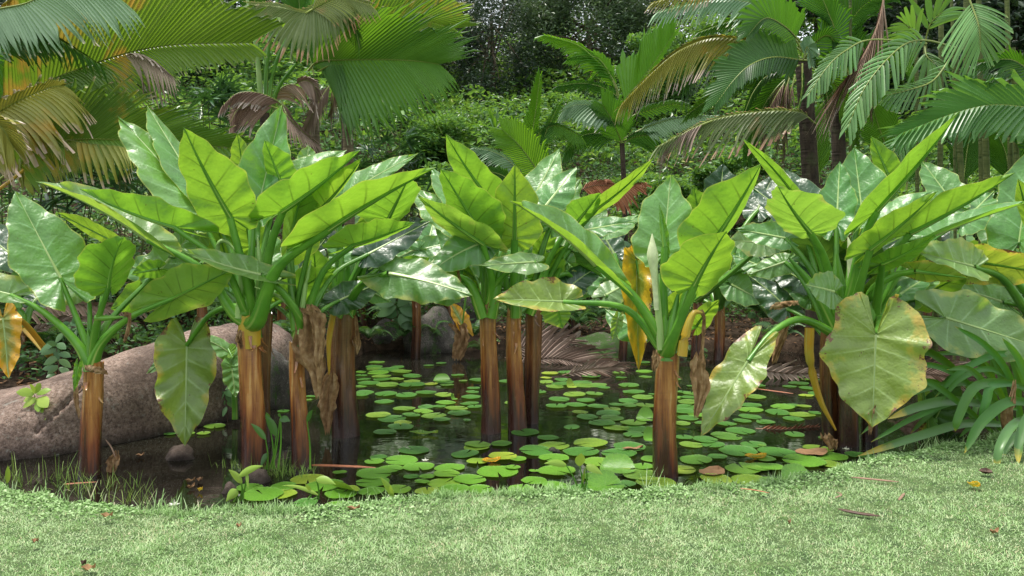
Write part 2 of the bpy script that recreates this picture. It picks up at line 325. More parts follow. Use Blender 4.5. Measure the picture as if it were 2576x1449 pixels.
M['padb'] = pad_mat('lily_pad_bright', (.075, .22, .02), (.15, .33, .03), (.36, .42, .04))
def plain(name, col, rough=.6, spec=.4, tcol=None, tf=.2):
    g = NT(name); n = g.noise(22, 4, .6); c = g.mix(g.rng(n, .3, .7), tuple(x*.75 for x in col), tuple(min(1, x*1.15) for x in col))
    s = g.prin(c, rough, spec, g.bump(n, .3, .006))
    return g.done(g.trans(s, tcol, tf) if tcol else s)
M['white'] = plain('white_petal', (.82, .83, .74), .5, .4, (.8, .85, .6), .3)
M['spathe'] = plain('cream_spathe', (.74, .78, .52), .45, .4, (.7, .8, .4), .3)
M['twig'] = plain('dead_twig', (.26, .17, .12), .85, .2)
M['twigd'] = plain('dark_pod', (.07, .035, .022), .6, .4)
M['redstick'] = plain('red_brown_frond_stalk', (.38, .13, .06), .55, .4)
M['litter'] = plain('leaf_litter', (.30, .17, .09), .8, .2)
# ---------------------------------------------------------------- setting: ground, water
_lx = [-400, 0, 180, 350, 500, 700, 850, 1000, 1200, 1400, 1600, 1750, 1900, 2050, 2150, 2300, 2450, 2575, 2800]
_ly = [1200, 1237, 1266, 1284, 1288, 1290, 1274, 1258, 1248, 1246, 1238, 1224, 1217, 1197, 1168, 1140, 1112, 1094, 1060]
_LY = [(H-.10)*FOC/(y-HY) for y in _ly]; _LX = [(x-CX)/FOC*Y for x, Y in zip(_lx, _LY)]
_LX[0] = -6.2; _LY[0] = 6.6; _LX += [5.6, 7.2, 9, 40]; _LY += [8.2, 9.3, 10.5, 10.5]; _LX = [-40, -9, -7] + _LX; _LY = [8, 8, 7.6] + _LY
def lawn_edge(x): return np.interp(x, _LX, _LY) + .09*(vnoise(x, 0*x, 5, 3)-.5) + .07*(vnoise(x, 0*x, 15, 5)-.5)
def far_edge(x): return np.interp(x, [-40, -7, -5, -3.6, -2.6, -2.2, 4.2, 5.4, 6.8, 40], [8.1, 8.1, 7.6, 8.3, 9.5, 12.4, 12.2, 10.5, 9.35, 10.6]) + .25*(vnoise(x, 0*x, 1.3, 8)-.5)
def ground_z(x, y):
    x = np.asarray(x, float); y = np.asarray(y, float)
    le, fe = lawn_edge(x), far_edge(x)
    zl = .085 + .015*vnoise(x, y, 1.1, 1) + .03*smooth01((le-y)/1.5) + .02*vnoise(x, y, 5, 2) - .0
    d = np.maximum(y-fe, 0)
    zh = .12 + .10*np.minimum(d, 1.6) + .49*np.clip(d-1.6, 0, 17) + .18*np.clip(d-18.6, 0, 60) + .12*vnoise(x, y, 1.4, 4)*smooth01(d) + .5*(vnoise(x, y, .25, 6)-.5)*smooth01(d/4)
    zp = -.35
    a = smooth01((y-le)/.10); z = zl*(1-a)+zp*a
    b = smooth01((y-fe+.12)/.30); z = z*(1-b)+zh*b
    return np.where(y < le, zl, z)
xs = np.concatenate([np.arange(-150, -30, 15), np.arange(-30, -6, .8), np.arange(-6, 6.4, .07), np.arange(6.4, 30, .8), np.arange(30, 151, 15)])
ys = np.concatenate([[-60, -30, -15], np.arange(-8, 3.5, .5), np.arange(3.5, 8.3, .055), np.arange(8.3, 13.2, .12), np.arange(13.2, 40, .5), np.arange(40, 200, 12)])
X, Y = np.meshgrid(xs, ys); Z = ground_z(X, Y)
g = MB(); g.grid(np.stack([X, Y, Z], -1), None, smooth01((lawn_edge(X)-Y)/.06+.6).ravel())
ground = g.build('ground', M['ground']); tag(ground, kind='structure')
g = MB(); wx = np.linspace(-14, 14, 30); wy = np.linspace(3.9, 13.5, 24); X, Y = np.meshgrid(wx, wy); g.grid(np.stack([X, Y, 0*X], -1))
water = g.build('pond_water', M['water']); tag(water, kind='structure')

# ---------------------------------------------------------------- foliage made of leaf sized faces
def leaf_faces(cen, size, out=None, up=.35, aspect=.5, spread=1., tone=None, hang=0.):
    """one folded leaf (two triangles as a bent quad) per centre"""
    n = len(cen); d = rng.normal(size=(n, 3)); d[:, 2] = d[:, 2]*.5-hang
    if out is not None: d = d*spread+out
    d = nrm(d); nn = rng.normal(size=(n, 3))*.6; nn[:, 2] += 1.0*up*2; side = nrm(np.cross(d, nn)); nv = np.cross(side, d)
    s = np.asarray(size)*(.65+.7*rng.random(n)) ; s = s[:, None]
    a = cen-d*s*.5; b = cen+side*s*aspect*.5-d*s*.05+nv*s*.1; c = cen+d*s*.5-nv*s*.05; e = cen-side*s*aspect*.5-d*s*.05+nv*s*.1
    v = np.stack([a, b, c, e], 1).reshape(-1, 3); f = np.arange(4*n).reshape(-1, 4)
    t = np.repeat(rng.random(n) if tone is None else np.clip(tone, 0, 1), 4)
    return v, f, t
def hill_leaves(name, n, x0, x1, d0, d1, size, mat, thick, label_kind='stuff', bias=1., yfun=None, seed=1):
    x = rng.uniform(x0, x1, n); d = d0+(d1-d0)*rng.random(n)**bias; y = far_edge(x)+d
    hgt = thick*(.35+1.1*vnoise(x, y, .55, seed)+.5*vnoise(x, y, 1.9, seed+1))
    z = ground_z(x, y)+hgt*(1-.75*rng.random(n)**2.2)
    tone = .15+.75*rng.random(n)*(.5+.8*vnoise(x, y, .7, seed+2)); tone[rng.random(n) < .03] = 1
    v, f, t = leaf_faces(np.stack([x, y, z], -1), size, up=.5, tone=tone)
    o = link(name, mesh(name, v, f, mat, tone=t, smooth=False)); tag(o, kind='stuff'); return o
hill_leaves('slope_ground_cover', 130000, -9, 13, 2.2, 17, .10, M['ivy'], .32, seed=3)
hill_leaves('bank_undergrowth', 26000, -8, 9, .5, 3.2, .085, M['fern'], .34, bias=.8, seed=9)
hill_leaves('slope_understorey', 60000, -16, 20, 6, 20, .17, M['shrub'], 1.0, seed=13)
# dead leaves and sticks lying on the dark bank
def litter(n, x0, x1, d0, d1):
    x = rng.uniform(x0, x1, n); y = far_edge(x)+rng.uniform(d0, d1, n); z = ground_z(x, y)+.012
    v, f, t = leaf_faces(np.stack([x, y, z], -1), .07, up=2, aspect=.4)
    return v, f, t
v, f, t = litter(5000, -7, 8, .1, 4)
tag(link('bank_leaf_litter', mesh('bank_leaf_litter', v, f, M['litter'], tone=t, smooth=False)), kind='stuff')

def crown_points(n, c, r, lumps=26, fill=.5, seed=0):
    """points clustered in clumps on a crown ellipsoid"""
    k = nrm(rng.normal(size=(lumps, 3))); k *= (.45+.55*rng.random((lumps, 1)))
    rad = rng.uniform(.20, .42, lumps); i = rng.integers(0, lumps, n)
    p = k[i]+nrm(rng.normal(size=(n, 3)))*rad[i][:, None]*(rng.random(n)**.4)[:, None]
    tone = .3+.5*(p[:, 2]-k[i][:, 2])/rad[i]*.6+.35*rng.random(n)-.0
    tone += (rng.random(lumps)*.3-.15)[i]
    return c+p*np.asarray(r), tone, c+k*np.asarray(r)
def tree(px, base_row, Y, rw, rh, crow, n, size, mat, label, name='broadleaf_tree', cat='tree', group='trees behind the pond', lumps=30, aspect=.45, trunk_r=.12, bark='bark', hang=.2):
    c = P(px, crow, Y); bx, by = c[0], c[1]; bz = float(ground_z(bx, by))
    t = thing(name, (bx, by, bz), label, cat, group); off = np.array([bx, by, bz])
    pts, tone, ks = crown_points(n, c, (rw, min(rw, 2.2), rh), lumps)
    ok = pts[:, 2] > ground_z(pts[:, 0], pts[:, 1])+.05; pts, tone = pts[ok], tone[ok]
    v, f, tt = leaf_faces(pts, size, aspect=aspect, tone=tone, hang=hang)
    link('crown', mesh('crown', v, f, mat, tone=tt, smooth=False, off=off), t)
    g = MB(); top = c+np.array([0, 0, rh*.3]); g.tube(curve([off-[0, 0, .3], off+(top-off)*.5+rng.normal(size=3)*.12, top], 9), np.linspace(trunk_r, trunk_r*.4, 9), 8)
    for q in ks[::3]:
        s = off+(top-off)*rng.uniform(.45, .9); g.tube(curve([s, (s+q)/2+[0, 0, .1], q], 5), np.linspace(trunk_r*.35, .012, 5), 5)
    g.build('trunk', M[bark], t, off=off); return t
# far dark woods (centre top), then the grey green tree, then fillers left and right
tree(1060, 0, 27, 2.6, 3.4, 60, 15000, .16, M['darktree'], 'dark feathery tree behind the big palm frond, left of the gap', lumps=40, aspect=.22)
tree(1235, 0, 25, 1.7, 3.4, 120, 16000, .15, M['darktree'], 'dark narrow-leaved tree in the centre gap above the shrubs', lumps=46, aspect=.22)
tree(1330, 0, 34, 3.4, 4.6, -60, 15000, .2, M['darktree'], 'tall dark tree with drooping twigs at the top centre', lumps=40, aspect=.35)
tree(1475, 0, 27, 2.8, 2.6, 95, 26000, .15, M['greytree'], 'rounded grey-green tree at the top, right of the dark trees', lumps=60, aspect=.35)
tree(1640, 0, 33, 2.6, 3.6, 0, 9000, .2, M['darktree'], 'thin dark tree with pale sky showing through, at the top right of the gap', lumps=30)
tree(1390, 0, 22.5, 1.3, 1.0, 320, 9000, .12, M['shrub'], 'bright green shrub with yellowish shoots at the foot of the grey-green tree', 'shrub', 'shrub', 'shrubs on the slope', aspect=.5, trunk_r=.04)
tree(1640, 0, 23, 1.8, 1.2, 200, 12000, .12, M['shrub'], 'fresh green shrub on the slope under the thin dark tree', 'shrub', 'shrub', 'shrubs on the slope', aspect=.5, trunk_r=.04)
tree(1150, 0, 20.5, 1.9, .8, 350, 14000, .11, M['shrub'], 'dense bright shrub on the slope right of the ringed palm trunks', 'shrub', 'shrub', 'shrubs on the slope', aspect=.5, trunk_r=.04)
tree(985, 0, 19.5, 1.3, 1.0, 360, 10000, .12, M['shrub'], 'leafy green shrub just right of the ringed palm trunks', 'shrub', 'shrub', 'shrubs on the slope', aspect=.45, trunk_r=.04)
tree(1800, 0, 24, 2.0, 1.3, 170, 10000, .13, M['shrub'], 'green shrub on the slope behind the yellowing arched palm frond', 'shrub', 'shrub', 'shrubs on the slope', aspect=.5, trunk_r=.04)
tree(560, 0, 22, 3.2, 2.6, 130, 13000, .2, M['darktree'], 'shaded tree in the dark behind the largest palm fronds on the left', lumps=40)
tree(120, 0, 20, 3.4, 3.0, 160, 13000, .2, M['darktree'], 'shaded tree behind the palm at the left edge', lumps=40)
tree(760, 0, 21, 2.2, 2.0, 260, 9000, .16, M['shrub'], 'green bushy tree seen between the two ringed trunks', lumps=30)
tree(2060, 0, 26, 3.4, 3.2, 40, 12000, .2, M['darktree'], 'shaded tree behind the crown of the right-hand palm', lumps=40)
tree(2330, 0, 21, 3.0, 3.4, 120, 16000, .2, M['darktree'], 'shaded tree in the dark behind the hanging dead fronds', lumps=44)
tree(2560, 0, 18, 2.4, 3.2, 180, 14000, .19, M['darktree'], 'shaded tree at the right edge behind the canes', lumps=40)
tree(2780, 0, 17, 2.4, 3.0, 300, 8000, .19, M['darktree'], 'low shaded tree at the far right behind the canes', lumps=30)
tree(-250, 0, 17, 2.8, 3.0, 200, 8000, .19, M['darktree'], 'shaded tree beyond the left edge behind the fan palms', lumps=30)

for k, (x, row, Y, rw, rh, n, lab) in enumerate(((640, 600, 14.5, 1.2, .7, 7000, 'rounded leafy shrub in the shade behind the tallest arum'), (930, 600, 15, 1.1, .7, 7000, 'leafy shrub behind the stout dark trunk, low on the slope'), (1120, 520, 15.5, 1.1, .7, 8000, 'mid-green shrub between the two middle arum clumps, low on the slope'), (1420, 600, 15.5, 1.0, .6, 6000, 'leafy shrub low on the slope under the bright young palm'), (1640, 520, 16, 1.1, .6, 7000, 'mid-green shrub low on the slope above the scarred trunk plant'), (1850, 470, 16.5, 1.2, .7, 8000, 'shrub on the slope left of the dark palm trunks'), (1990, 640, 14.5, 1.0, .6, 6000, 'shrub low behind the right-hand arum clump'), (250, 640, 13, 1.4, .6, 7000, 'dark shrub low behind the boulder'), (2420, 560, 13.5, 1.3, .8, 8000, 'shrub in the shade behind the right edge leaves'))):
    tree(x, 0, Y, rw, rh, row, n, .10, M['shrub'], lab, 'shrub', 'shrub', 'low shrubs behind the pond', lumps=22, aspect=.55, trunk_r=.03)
# ---------------------------------------------------------------- giant arums (water bananas)
_OUT = np.array([(-.02, .03), (-.10, .09), (-.20, .20), (-.265, .34), (-.25, .52), (-.16, .74), (-.03, .92), (.10, 1.), (.24, 1.), (.38, .95), (.52, .85), (.66, .68), (.78, .47), (.88, .26), (.95, .11), (1., .0)])
_ORG = np.array([0, 0, 0, .0, .0, .0, .01, .035, .10, .20, .32, .46, .60, .74, .87, 1.])
def blade_mesh(g, mid, L, W, dirs, topn, lobe=1., wav=.012, curl=.10, seed=0, nu=76, nvv=9, ragged=0.):
    """mid(s) midrib curve (n,3) for s 0..1 ; dirs(s): 2 unit vectors per s ; topn: top side vector"""
    r = np.random.default_rng(seed)
    u = np.linspace(0, 1, nu); k = np.linspace(0, len(_OUT)-1, nu)
    es = np.interp(k, np.arange(len(_OUT)), _OUT[:, 0]); ew = np.interp(k, np.arange(len(_OUT)), _OUT[:, 1]); og = np.interp(k, np.arange(len(_OUT)), _ORG)
    es = np.where(es < 0, es*lobe*1.12, es)
    S = np.linspace(0, 1, len(mid))
    def at(s, arr):
        s_ = np.clip(s, 0, 1); return np.stack([np.interp(s_, S, arr[:, i]) for i in range(3)], -1)
    t0 = nrm(mid[1]-mid[0])
    for h in (0, 1):
        D = dirs[h]; v = np.linspace(0, 1, nvv)[None, :]
        s = og[:, None]+(es-og)[:, None]*(v**.92); wd = ew[:, None]*v
        ph = r.uniform(0, 6); f1 = r.uniform(20, 28); f2 = r.uniform(42, 56)
        ripple = wav*3.1*L*(np.sin(u*f1+ph+1.2*np.sin(u*5+ph))*(.6+.6*np.sin(u*7+ph*3))+.5*np.sin(u*f2+ph*2))[:, None]*v**2.0*np.minimum(1, (1-u)*6)[:, None]*np.minimum(1, u*8)[:, None]
        edge = 1+(.075*np.sin(u*f1*1.0+ph+1)+.035*np.sin(u*f2*1.1))[:, None]*v**2
        if ragged:
            nn = np.abs(vnoise(u*11+seed, u*0+seed, 1, 1)-.5)*2; nn2 = vnoise(u*30+seed, u*0, 1, 2); edge = edge*(1-ragged*((nn > .45)*(.35+.5*nn2))[:, None]*v)
        base = at(s, mid)+np.minimum(s, 0)[..., None]*L*t0
        Dv = at(np.clip(s, 0, 1), D); Nt = at(np.clip(s, 0, 1), topn)
        pos = base+Dv*(wd*edge*W)[..., None]+Nt*(-curl*W*(wd**2)+curl*.55*W*wd+ripple+.022*L*np.sin(u*9+ph)[:, None]*np.sin(v*3.1))[..., None]
        uv = np.stack(np.broadcast_arrays(u[:, None], v), -1)
        vv = pos.reshape(-1, 3); f = gridf(nu, nvv)
        # orient so that the face normal is the top side
        a, b, c, _ = vv[f[len(f)//2]]; nv = np.cross(b-a, c-a)
        if (nv*Nt.reshape(-1, 3)[f[len(f)//2][0]]).sum() < 0: f = f[:, ::-1]
        g.add(vv, f, uv, .5, 0)
def leaf(plant, bx, by, tx, ty, wl, wr, side='T', mat='leaf', dyb=0., dyt=None, bend=0., sag=0., stalk=None, r0=11, r1=6, lobe=1., name='leaf_blade', label=None, wav=.012, curl=.10, ragged=0., Wmin=.25, root=None, smat='stalk', Yb=None):
    """one leaf: stalk from the plant's crown to (bx,by), blade on to the tip (tx,ty); widths as seen, left and right of the midrib"""
    T, off, crown, Yp = plant['obj'], plant['off'], plant['crown'], plant['Y']
    if dyt is None: dyt = dyb+(-.22 if side == 'U' else .28)
    Yb = Yp+dyb; Yt = Yp+dyt
    a = np.array([bx, by, Yb], float); c = np.array([tx, ty, Yt], float); d2 = c[:2]-a[:2]; n2 = np.array([-d2[1], d2[0]])/(np.hypot(*d2)+1e-6)
    m = (a+c)/2; m[:2] += n2*bend*2; m[2] += sag
    ctl = bez(a, m, c, 14); mid = np.array([P(*q) for q in ctl])
    L = np.linalg.norm(np.diff(mid, axis=0), axis=1).sum()
    vw = nrm(mid-np.array([0, 0, H])); tg = nrm(np.gradient(mid, axis=0))
    rt = np.cross(tg, vw); rt = nrm(rt)
    # rt should point to the right-hand side when looking from base to tip on screen
    scr = np.array([n2[0], 0, -n2[1]])
    if (rt[5]*scr).sum() < 0: rt = -rt
    ow = nrm(np.cross(rt, tg)); ow[(ow*vw).sum(1) < 0] *= -1
    pxm = Yp/FOC; wl *= 1.07; wr *= 1.07; W = max(abs(wl)*pxm, abs(wr)*pxm, Wmin*L)*1.03
    dirs = []; u_up = -n2[1]
    for sgn, wpx in ((-1, wl), (1, wr)):
        cs = max(-1, min(1, wpx*pxm/W)); sn = math.sqrt(1-cs*cs); up = u_up*sgn
        if side == 'T': os_ = 1 if (up > .35 and wpx > 0) else -1
        else: os_ = -1 if (up > .35 and wpx > 0) else 1
        dirs.append(cs*sgn*rt+sn*os_*ow)
    tn = -ow if side == 'T' else ow
    g = MB(); blade_mesh(g, mid, L, W, dirs, tn, lobe, wav, curl, int(abs(bx*7+ty*3+tx)) % 9973, ragged=ragged)
    dead = mat == 'dry'
    rr = np.linspace(r1*pxm*.8, .0022, 14); g.tube(mid-tn*rr[:, None]*.55, rr, 6, m=1)
    st = None
    if stalk != 'none':
        cr = crown+np.array([(root or 0)*pxm, rng.uniform(-.02, .02), 0]); b3 = mid[0]
        if stalk is None:
            mm = cr+(b3-cr)*[.30, .5, .72]
            pts = bez(cr-[0, 0, .05], mm, b3, 16)
        else:
            q = [cr-[0, 0, .03]]+[P(x, y, Yp+dyb*(i+1)/(len(stalk)+1)) for i, (x, y) in enumerate(stalk)]+[b3]; pts = curve(q, 18)
        s = MB(); n = len(pts); t = np.linspace(0, 1, n); rad = (r1*1.1+(r0*1.25-r1*1.1)*(1-t)**1.5)*pxm
        s.tube(pts, rad, 10, flat=.85, m=0, updir=np.array([0, 0, 1.]))
        st = s.build('leaf_stalk', M[smat], T, off)
    o = g.build(name, [M[mat], M['dry' if dead else ('rib' if side == 'T' else smat)]], st if st else T, off)
    if label: o['label'] = label
    return o
def trunk(px, base, top, wb, wt, mat='trunk', label='', Yo=None, crowny=None, lean=0, name='giant_arum', group='giant arums standing in the pond', strips=True, ht=None):
    Y = Yo or H*FOC/(base-HY); b = P(px, base, Y); z0 = b[2]
    if Yo is None: z0 = 0
    t = thing(name, (b[0], Y, z0), label, 'plant', group); off = np.array([b[0], Y, z0])
    tp = P(px+lean, top, Y); n = 26; tt = np.linspace(0, 1, n); kk = 26
    th = np.arange(kk+1)/kk*2*math.pi; pxm = Y/FOC; seed = px
    rb, r1 = wb/2*pxm, wt/2*pxm
    rad = r1+(rb-r1)*(1-tt)**1.7
    rv = np.random.default_rng(int(px)); ph = rv.uniform(0, 6.28, 4)
    lobes = .06*np.sin(3*th+ph[0])+.045*np.sin(5*th+ph[1])+.022*np.sin(11*th+ph[2]); lobes[-1] = lobes[0]
    sp = ((th[None, :]+ph[3]+tt[:, None]*5.0) % (2*math.pi))/(2*math.pi); wrap = .07*(sp-.5); wrap[:, -1] = wrap[:, 0]       # overlapping sheath edge winds round
    rr = rad[:, None]*(1+lobes[None]+wrap+.03*(vnoise(th[None]*2+seed, tt[:, None]*9, 1, 1)-.5))
    rr[:, -1] = rr[:, 0]
    zz = np.broadcast_to((z0-.25)+(tp[2]-z0+.25)*tt[:, None], rr.shape).copy()
    rag = .05*(vnoise(th*3+seed, th*0, 1, 4)-.4); rag[-1] = rag[0]; zz[-1] += rag; zz[-2] += rag*.6
    cx_ = b[0]+(tp[0]-b[0])*tt[:, None]+.018*np.sin(tt*4+ph[0])[:, None]
    v = np.stack([cx_+rr*np.cos(th)[None], Y+rr*np.sin(th)[None]*.95, zz], -1)
    g = MB(); g.grid(v, None, np.repeat(tt, kk+1))
    inner = v[-1].copy(); cc = inner.mean(0); g.grid(np.stack([inner, cc+(inner-cc)*.15-[0, 0, .03]]), None, 1.)
    if strips:      # peeling sheath strips
        for q in range(rv.integers(2, 6)):
            a = rv.uniform(-2.9, -.2); h0 = rv.uniform(.72, 1.0); ln = rv.uniform(.03, .10); wd = rv.uniform(.008, .022)
            rq = r1*1.06; p0 = np.array([tp[0]+rq*math.cos(a)+(b[0]-tp[0])*(1-h0), Y+rq*math.sin(a), z0+(tp[2]-z0)*h0]); out = np.array([math.cos(a), math.sin(a), 0]); sd = np.array([-out[1], out[0], 0])
            w_ = np.linspace(0, 1, 5)[:, None]; line = p0+out*(w_*.010+w_**3*.022)+np.array([0, 0, -1])*w_*ln+sd*w_**2*rv.uniform(-.04, .04)
            ww = wd*(1-w_*.7); g.grid(np.stack([line-sd*ww, line+out*ww*.4, line+sd*ww], 1), None, .85)
    g.build('trunk', M[mat], t, off)
    if name == 'giant_arum' and strips:      # clasping leaf bases rise out of the trunk
        g = MB(); m = 12; q = np.linspace(0, 1, m)[:, None]; hh = r1*rv.uniform(3.2, 4.2); th2 = th[None]
        rs = r1*.93*(1-.55*q**.8)*(1+.16*np.abs(np.sin(2.5*th2+ph[1]))*(.3+q)); cx2 = tp[0]; zt = (tp[2]-.05)+hh*q+.25*hh*q*np.abs(np.sin(2.5*th2+ph[1]))
        rs[:, -1] = rs[:, 0]; zt = zt+0*rs; zt[:, -1] = zt[:, 0]
        g.grid(np.stack([cx2+rs*np.cos(th2), Y+rs*np.sin(th2), zt], -1), np.stack(np.broadcast_arrays(th2/6.283, q), -1), .5); g.build('sheath_bundle', M['stalk'], t, off)
    cr = P(px+lean, (crowny or top)-2, Y); cr[2] -= .015
    return dict(obj=t, off=off, crown=cr, Y=Y, px=px)
def sheath(pl, pts, w, mat='stalkp', name='leaf_sheath', dy=-.07):
    """upright young shoot or clasping sheath"""
    q = np.array([P(x, y, pl['Y']+dy) for x, y in pts]); c = curve(q, 12); g = MB(); t = np.linspace(0, 1, 12)
    g.tube(c, w/2*pl['Y']/FOC*(1-.8*t**2), 8); return g.build(name, M[mat], pl['obj'], pl['off'])
def dead_leaf(pl, pts, wid, name='dead_leaf', seed=1, dy=-.12, mat='dry', label=None):
    """crumpled dead leaf hanging along pts ; wid list of widths"""
    n = 26; c = curve(np.array([P(x, y, pl['Y']+dy) for x, y in pts]), n); wv = np.interp(np.linspace(0, 1, n), np.linspace(0, 1, len(wid)), wid)/2*pl['Y']/FOC
    k = 13; v = np.linspace(-1, 1, k); r = np.random.default_rng(seed); ph = r.uniform(0, 6, 3)
    tt = np.linspace(0, 1, n)[:, None]
    fold = np.sin(v[None]*7+ph[0]+tt*5)*.35+np.sin(v[None]*13+ph[1]-tt*9)*.18+.5*(vnoise(v[None]*3+seed, tt*9, 1, seed)-.5)
    edge = 1+.35*(vnoise(tt*13, v[None]*0+seed, 1, seed)-.5)*np.abs(v[None])
    pos = c[:, None]+np.stack([v[None]*wv[:, None]*edge, fold*wv[:, None]*.9+.02, .02*np.sin(v[None]*9+tt*7+ph[2])+0*wv[:, None]], -1)
    uv = np.stack(np.broadcast_arrays(tt, np.abs(v)[None]), -1)
    g = MB(); g.grid(pos, uv); o = g.build(name, M[mat], pl['obj'], pl['off'])
    if label: o['label'] = label
    return o

A = trunk(232, 1192, 915, 58, 46, label='short giant arum with tan trunk standing before the pink boulder', crowny=915)
B = trunk(632, 1174, 835, 66, 56, label='tallest giant arum in front, thick tan trunk with a yellow sheath', crowny=800)
B2 = trunk(668, 1110, 790, 36, 32, 'trunkd', 'thin dark giant arum trunk tucked right behind the tallest tan one', crowny=770)
C_ = trunk(751, 1172, 862, 54, 36, label='giant arum with narrow tan trunk and a crumpled brown leaf hanging on it', crowny=830)
D = trunk(866, 1095, 775, 70, 56, 'trunkd', 'stout dark brown giant arum right of the crumpled brown leaf', crowny=770)
E1 = trunk(1230, 1087, 770, 56, 40, label='leftmost trunk of the three giant arums in mid pond', crowny=770)
E2 = trunk(1296, 1078, 780, 52, 36, label='middle trunk of the three giant arums in mid pond', crowny=782)
E3 = trunk(1338, 1063, 775, 44, 40, 'trunkd', 'rightmost and reddest trunk of the three giant arums in mid pond', crowny=780)
F = trunk(1676, 1196, 888, 66, 56, label='giant arum alone at the right front with scarred orange-brown trunk', crowny=885)
H1 = trunk(2088, 1112, 830, 44, 42, 'trunkd', 'giant arum trunk at the right beside the yellow stalk', crowny=850)
H2 = trunk(2136, 1120, 820, 52, 46, 'trunkd', 'dark striped giant arum trunk behind the big yellowing leaf', crowny=800)
H3 = trunk(2190, 1108, 850, 40, 36, 'trunkd', 'right giant arum trunk half hidden by the big yellowing leaf', crowny=830)
T5 = trunk(707, 905, 745, 26, 22, 'trunkd', 'small dark giant arum trunk standing behind the boulder', Yo=10.4, crowny=760, group='small giant arums at the back of the pond')
T6 = trunk(1045, 900, 735, 25, 22, 'trunkd', 'single slim dark giant arum in the water before the grey rock', crowny=740, group='small giant arums at the back of the pond')
G1 = trunk(1752, 915, 735, 24, 22, 'trunkd', 'left one of two slim trunks at the back right of the scarred trunk', crowny=750, group='small giant arums at the back of the pond')
G2 = trunk(1808, 905, 770, 27, 25, 'trunk', 'right one of two slim trunks at the back right of the scarred trunk', crowny=775, group='small giant arums at the back of the pond')
G3 = trunk(1566, 905, 780, 22, 20, 'trunkd', 'slim trunk at the back hidden behind the yellow hanging leaf', crowny=785, group='small giant arums at the back of the pond')
Z = trunk(60, 905, 820, 26, 22, 'trunkd', 'giant arum at the left edge behind the boulder with a drooping yellow leaf', Yo=8.7, crowny=815, group='small giant arums at the back of the pond')
I = trunk(2640, 1050, 800, 60, 50, 'trunkd', 'giant arum at the right edge behind the strap-leaved plant', Yo=7.6, crowny=800)

# plant A
leaf(A, 152, 700, 38, 482, 76, 80, 'T', 'leaf', .1, .25, lobe=1.1, stalk=[(212, 850)], label='large pale upright leaf')
leaf(A, 274, 722, 312, 596, 72, 44, 'U', 'leaf', -.15, -.4, bend=-8, lobe=.8, stalk=[(240, 830)])
leaf(A, 25, 742, -170, 690, 20, 45, 'T', 'leafp', -.1, -.2, lobe=.9, stalk=[(190, 860), (110, 785)], r0=14)
leaf(A, 205, 725, 58, 712, 42, 34, 'T', 'leafp', .35, .5, lobe=.6, stalk=[(226, 850), (224, 760)], r0=7, r1=4)
leaf(A, 437, 750, 588, 676, 62, 48, 'U', 'leafp', -.1, -.15, lobe=2.1, stalk=[(258, 860), (330, 797)], r0=15)
leaf(A, 402, 680, 505, 560, 52, 46, 'T', 'leaf', .5, .9, lobe=.9, stalk=[(250, 850), (290, 790)], r0=12, r1=7)
leaf(A, 400, 676, 330, 690, 22, 26, 'U', 'leaf', .3, .3, stalk='none')
leaf(A, 282, 606, 143, 535, 16, 22, 'U', 'leaf', .5, .6, stalk=[(255, 760)], r0=7, r1=4)
leaf(A, 196, 920, 186, 985, 10, 8, 'U', 'leaf', -.2, -.2, stalk='none', Wmin=.15)
dead_leaf(A, [(186, 975), (188, 1010), (196, 1050)], [8, 14, 5], seed=3)
sheath(A, [(240, 800), (272, 800), (312, 797)], 16, 'stalk', 'cut_stalk', -.1)
dead_leaf(A, [(312, 790), (322, 798), (318, 830), (310, 858)], [12, 8, 10, 5], seed=5)
dead_leaf(A, [(215, 925), (235, 930), (262, 938)], [16, 26, 14], seed=8, dy=-.2)
# plant Z, left edge
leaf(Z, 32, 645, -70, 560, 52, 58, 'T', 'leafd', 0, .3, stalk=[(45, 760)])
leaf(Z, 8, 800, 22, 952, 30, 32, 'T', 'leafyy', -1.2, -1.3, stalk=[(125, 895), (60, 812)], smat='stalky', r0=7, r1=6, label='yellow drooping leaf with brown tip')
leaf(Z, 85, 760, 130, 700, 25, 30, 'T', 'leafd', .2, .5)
# plant B
leaf(B, 372, 604, 90, 457, -14, 52, 'T', 'leafp', -.15, -.3, bend=12, lobe=.9, stalk=[(588, 790), (510, 680)], r0=19, r1=8, wav=.02, label='long pale leaf reaching far left')
leaf(B, 437, 572, 200, 475, 4, 50, 'U', 'leaf', -.3, -.6, bend=-8, lobe=1.6, stalk=[(610, 770), (560, 665)], r0=12, r1=7, wav=.022)
leaf(B, 498, 528, 297, 294, 60, 62, 'T', 'leaf', .3, .7, lobe=.8, bend=6, stalk=[(600, 740)], label='large glossy leaf, leftmost of the upright ones')
leaf(B, 500, 480, 370, 266, 42, 36, 'T', 'leaf', .5, .9, stalk=[(610, 740), (570, 600)])
leaf(B, 578, 545, 463, 322, 56, 74, 'U', 'leaf', -.2, -.6, bend=-4, lobe=.75, stalk=[(628, 740)], r0=15, r1=9, label='large bright leaf seen from below')
leaf(B, 652, 512, 709, 264, 66, 48, 'T', 'leaf', .25, .55, lobe=.8, stalk=[(640, 700)], r0=12, label='tallest leaf, pale and upright')
leaf(B, 612, 432, 597, 336, 28, 26, 'U', 'leaf', .5, .4, stalk=[(630, 600)], r0=7, r1=4)
leaf(B, 705, 455, 665, 352, 22, 46, 'U', 'leaf', .25, .1, stalk=[(660, 640)], r0=8, r1=5)
leaf(B, 711, 532, 907, 377, 58, -4, 'U', 'leaf', -.2, -.5, bend=6, lobe=1.1, stalk=[(655, 750), (680, 620)], r0=14, r1=9, wav=.018)
leaf(B, 690, 470, 872, 378, 42, 38, 'T', 'leaf', .35, .6, stalk=[(650, 700)], r0=8)
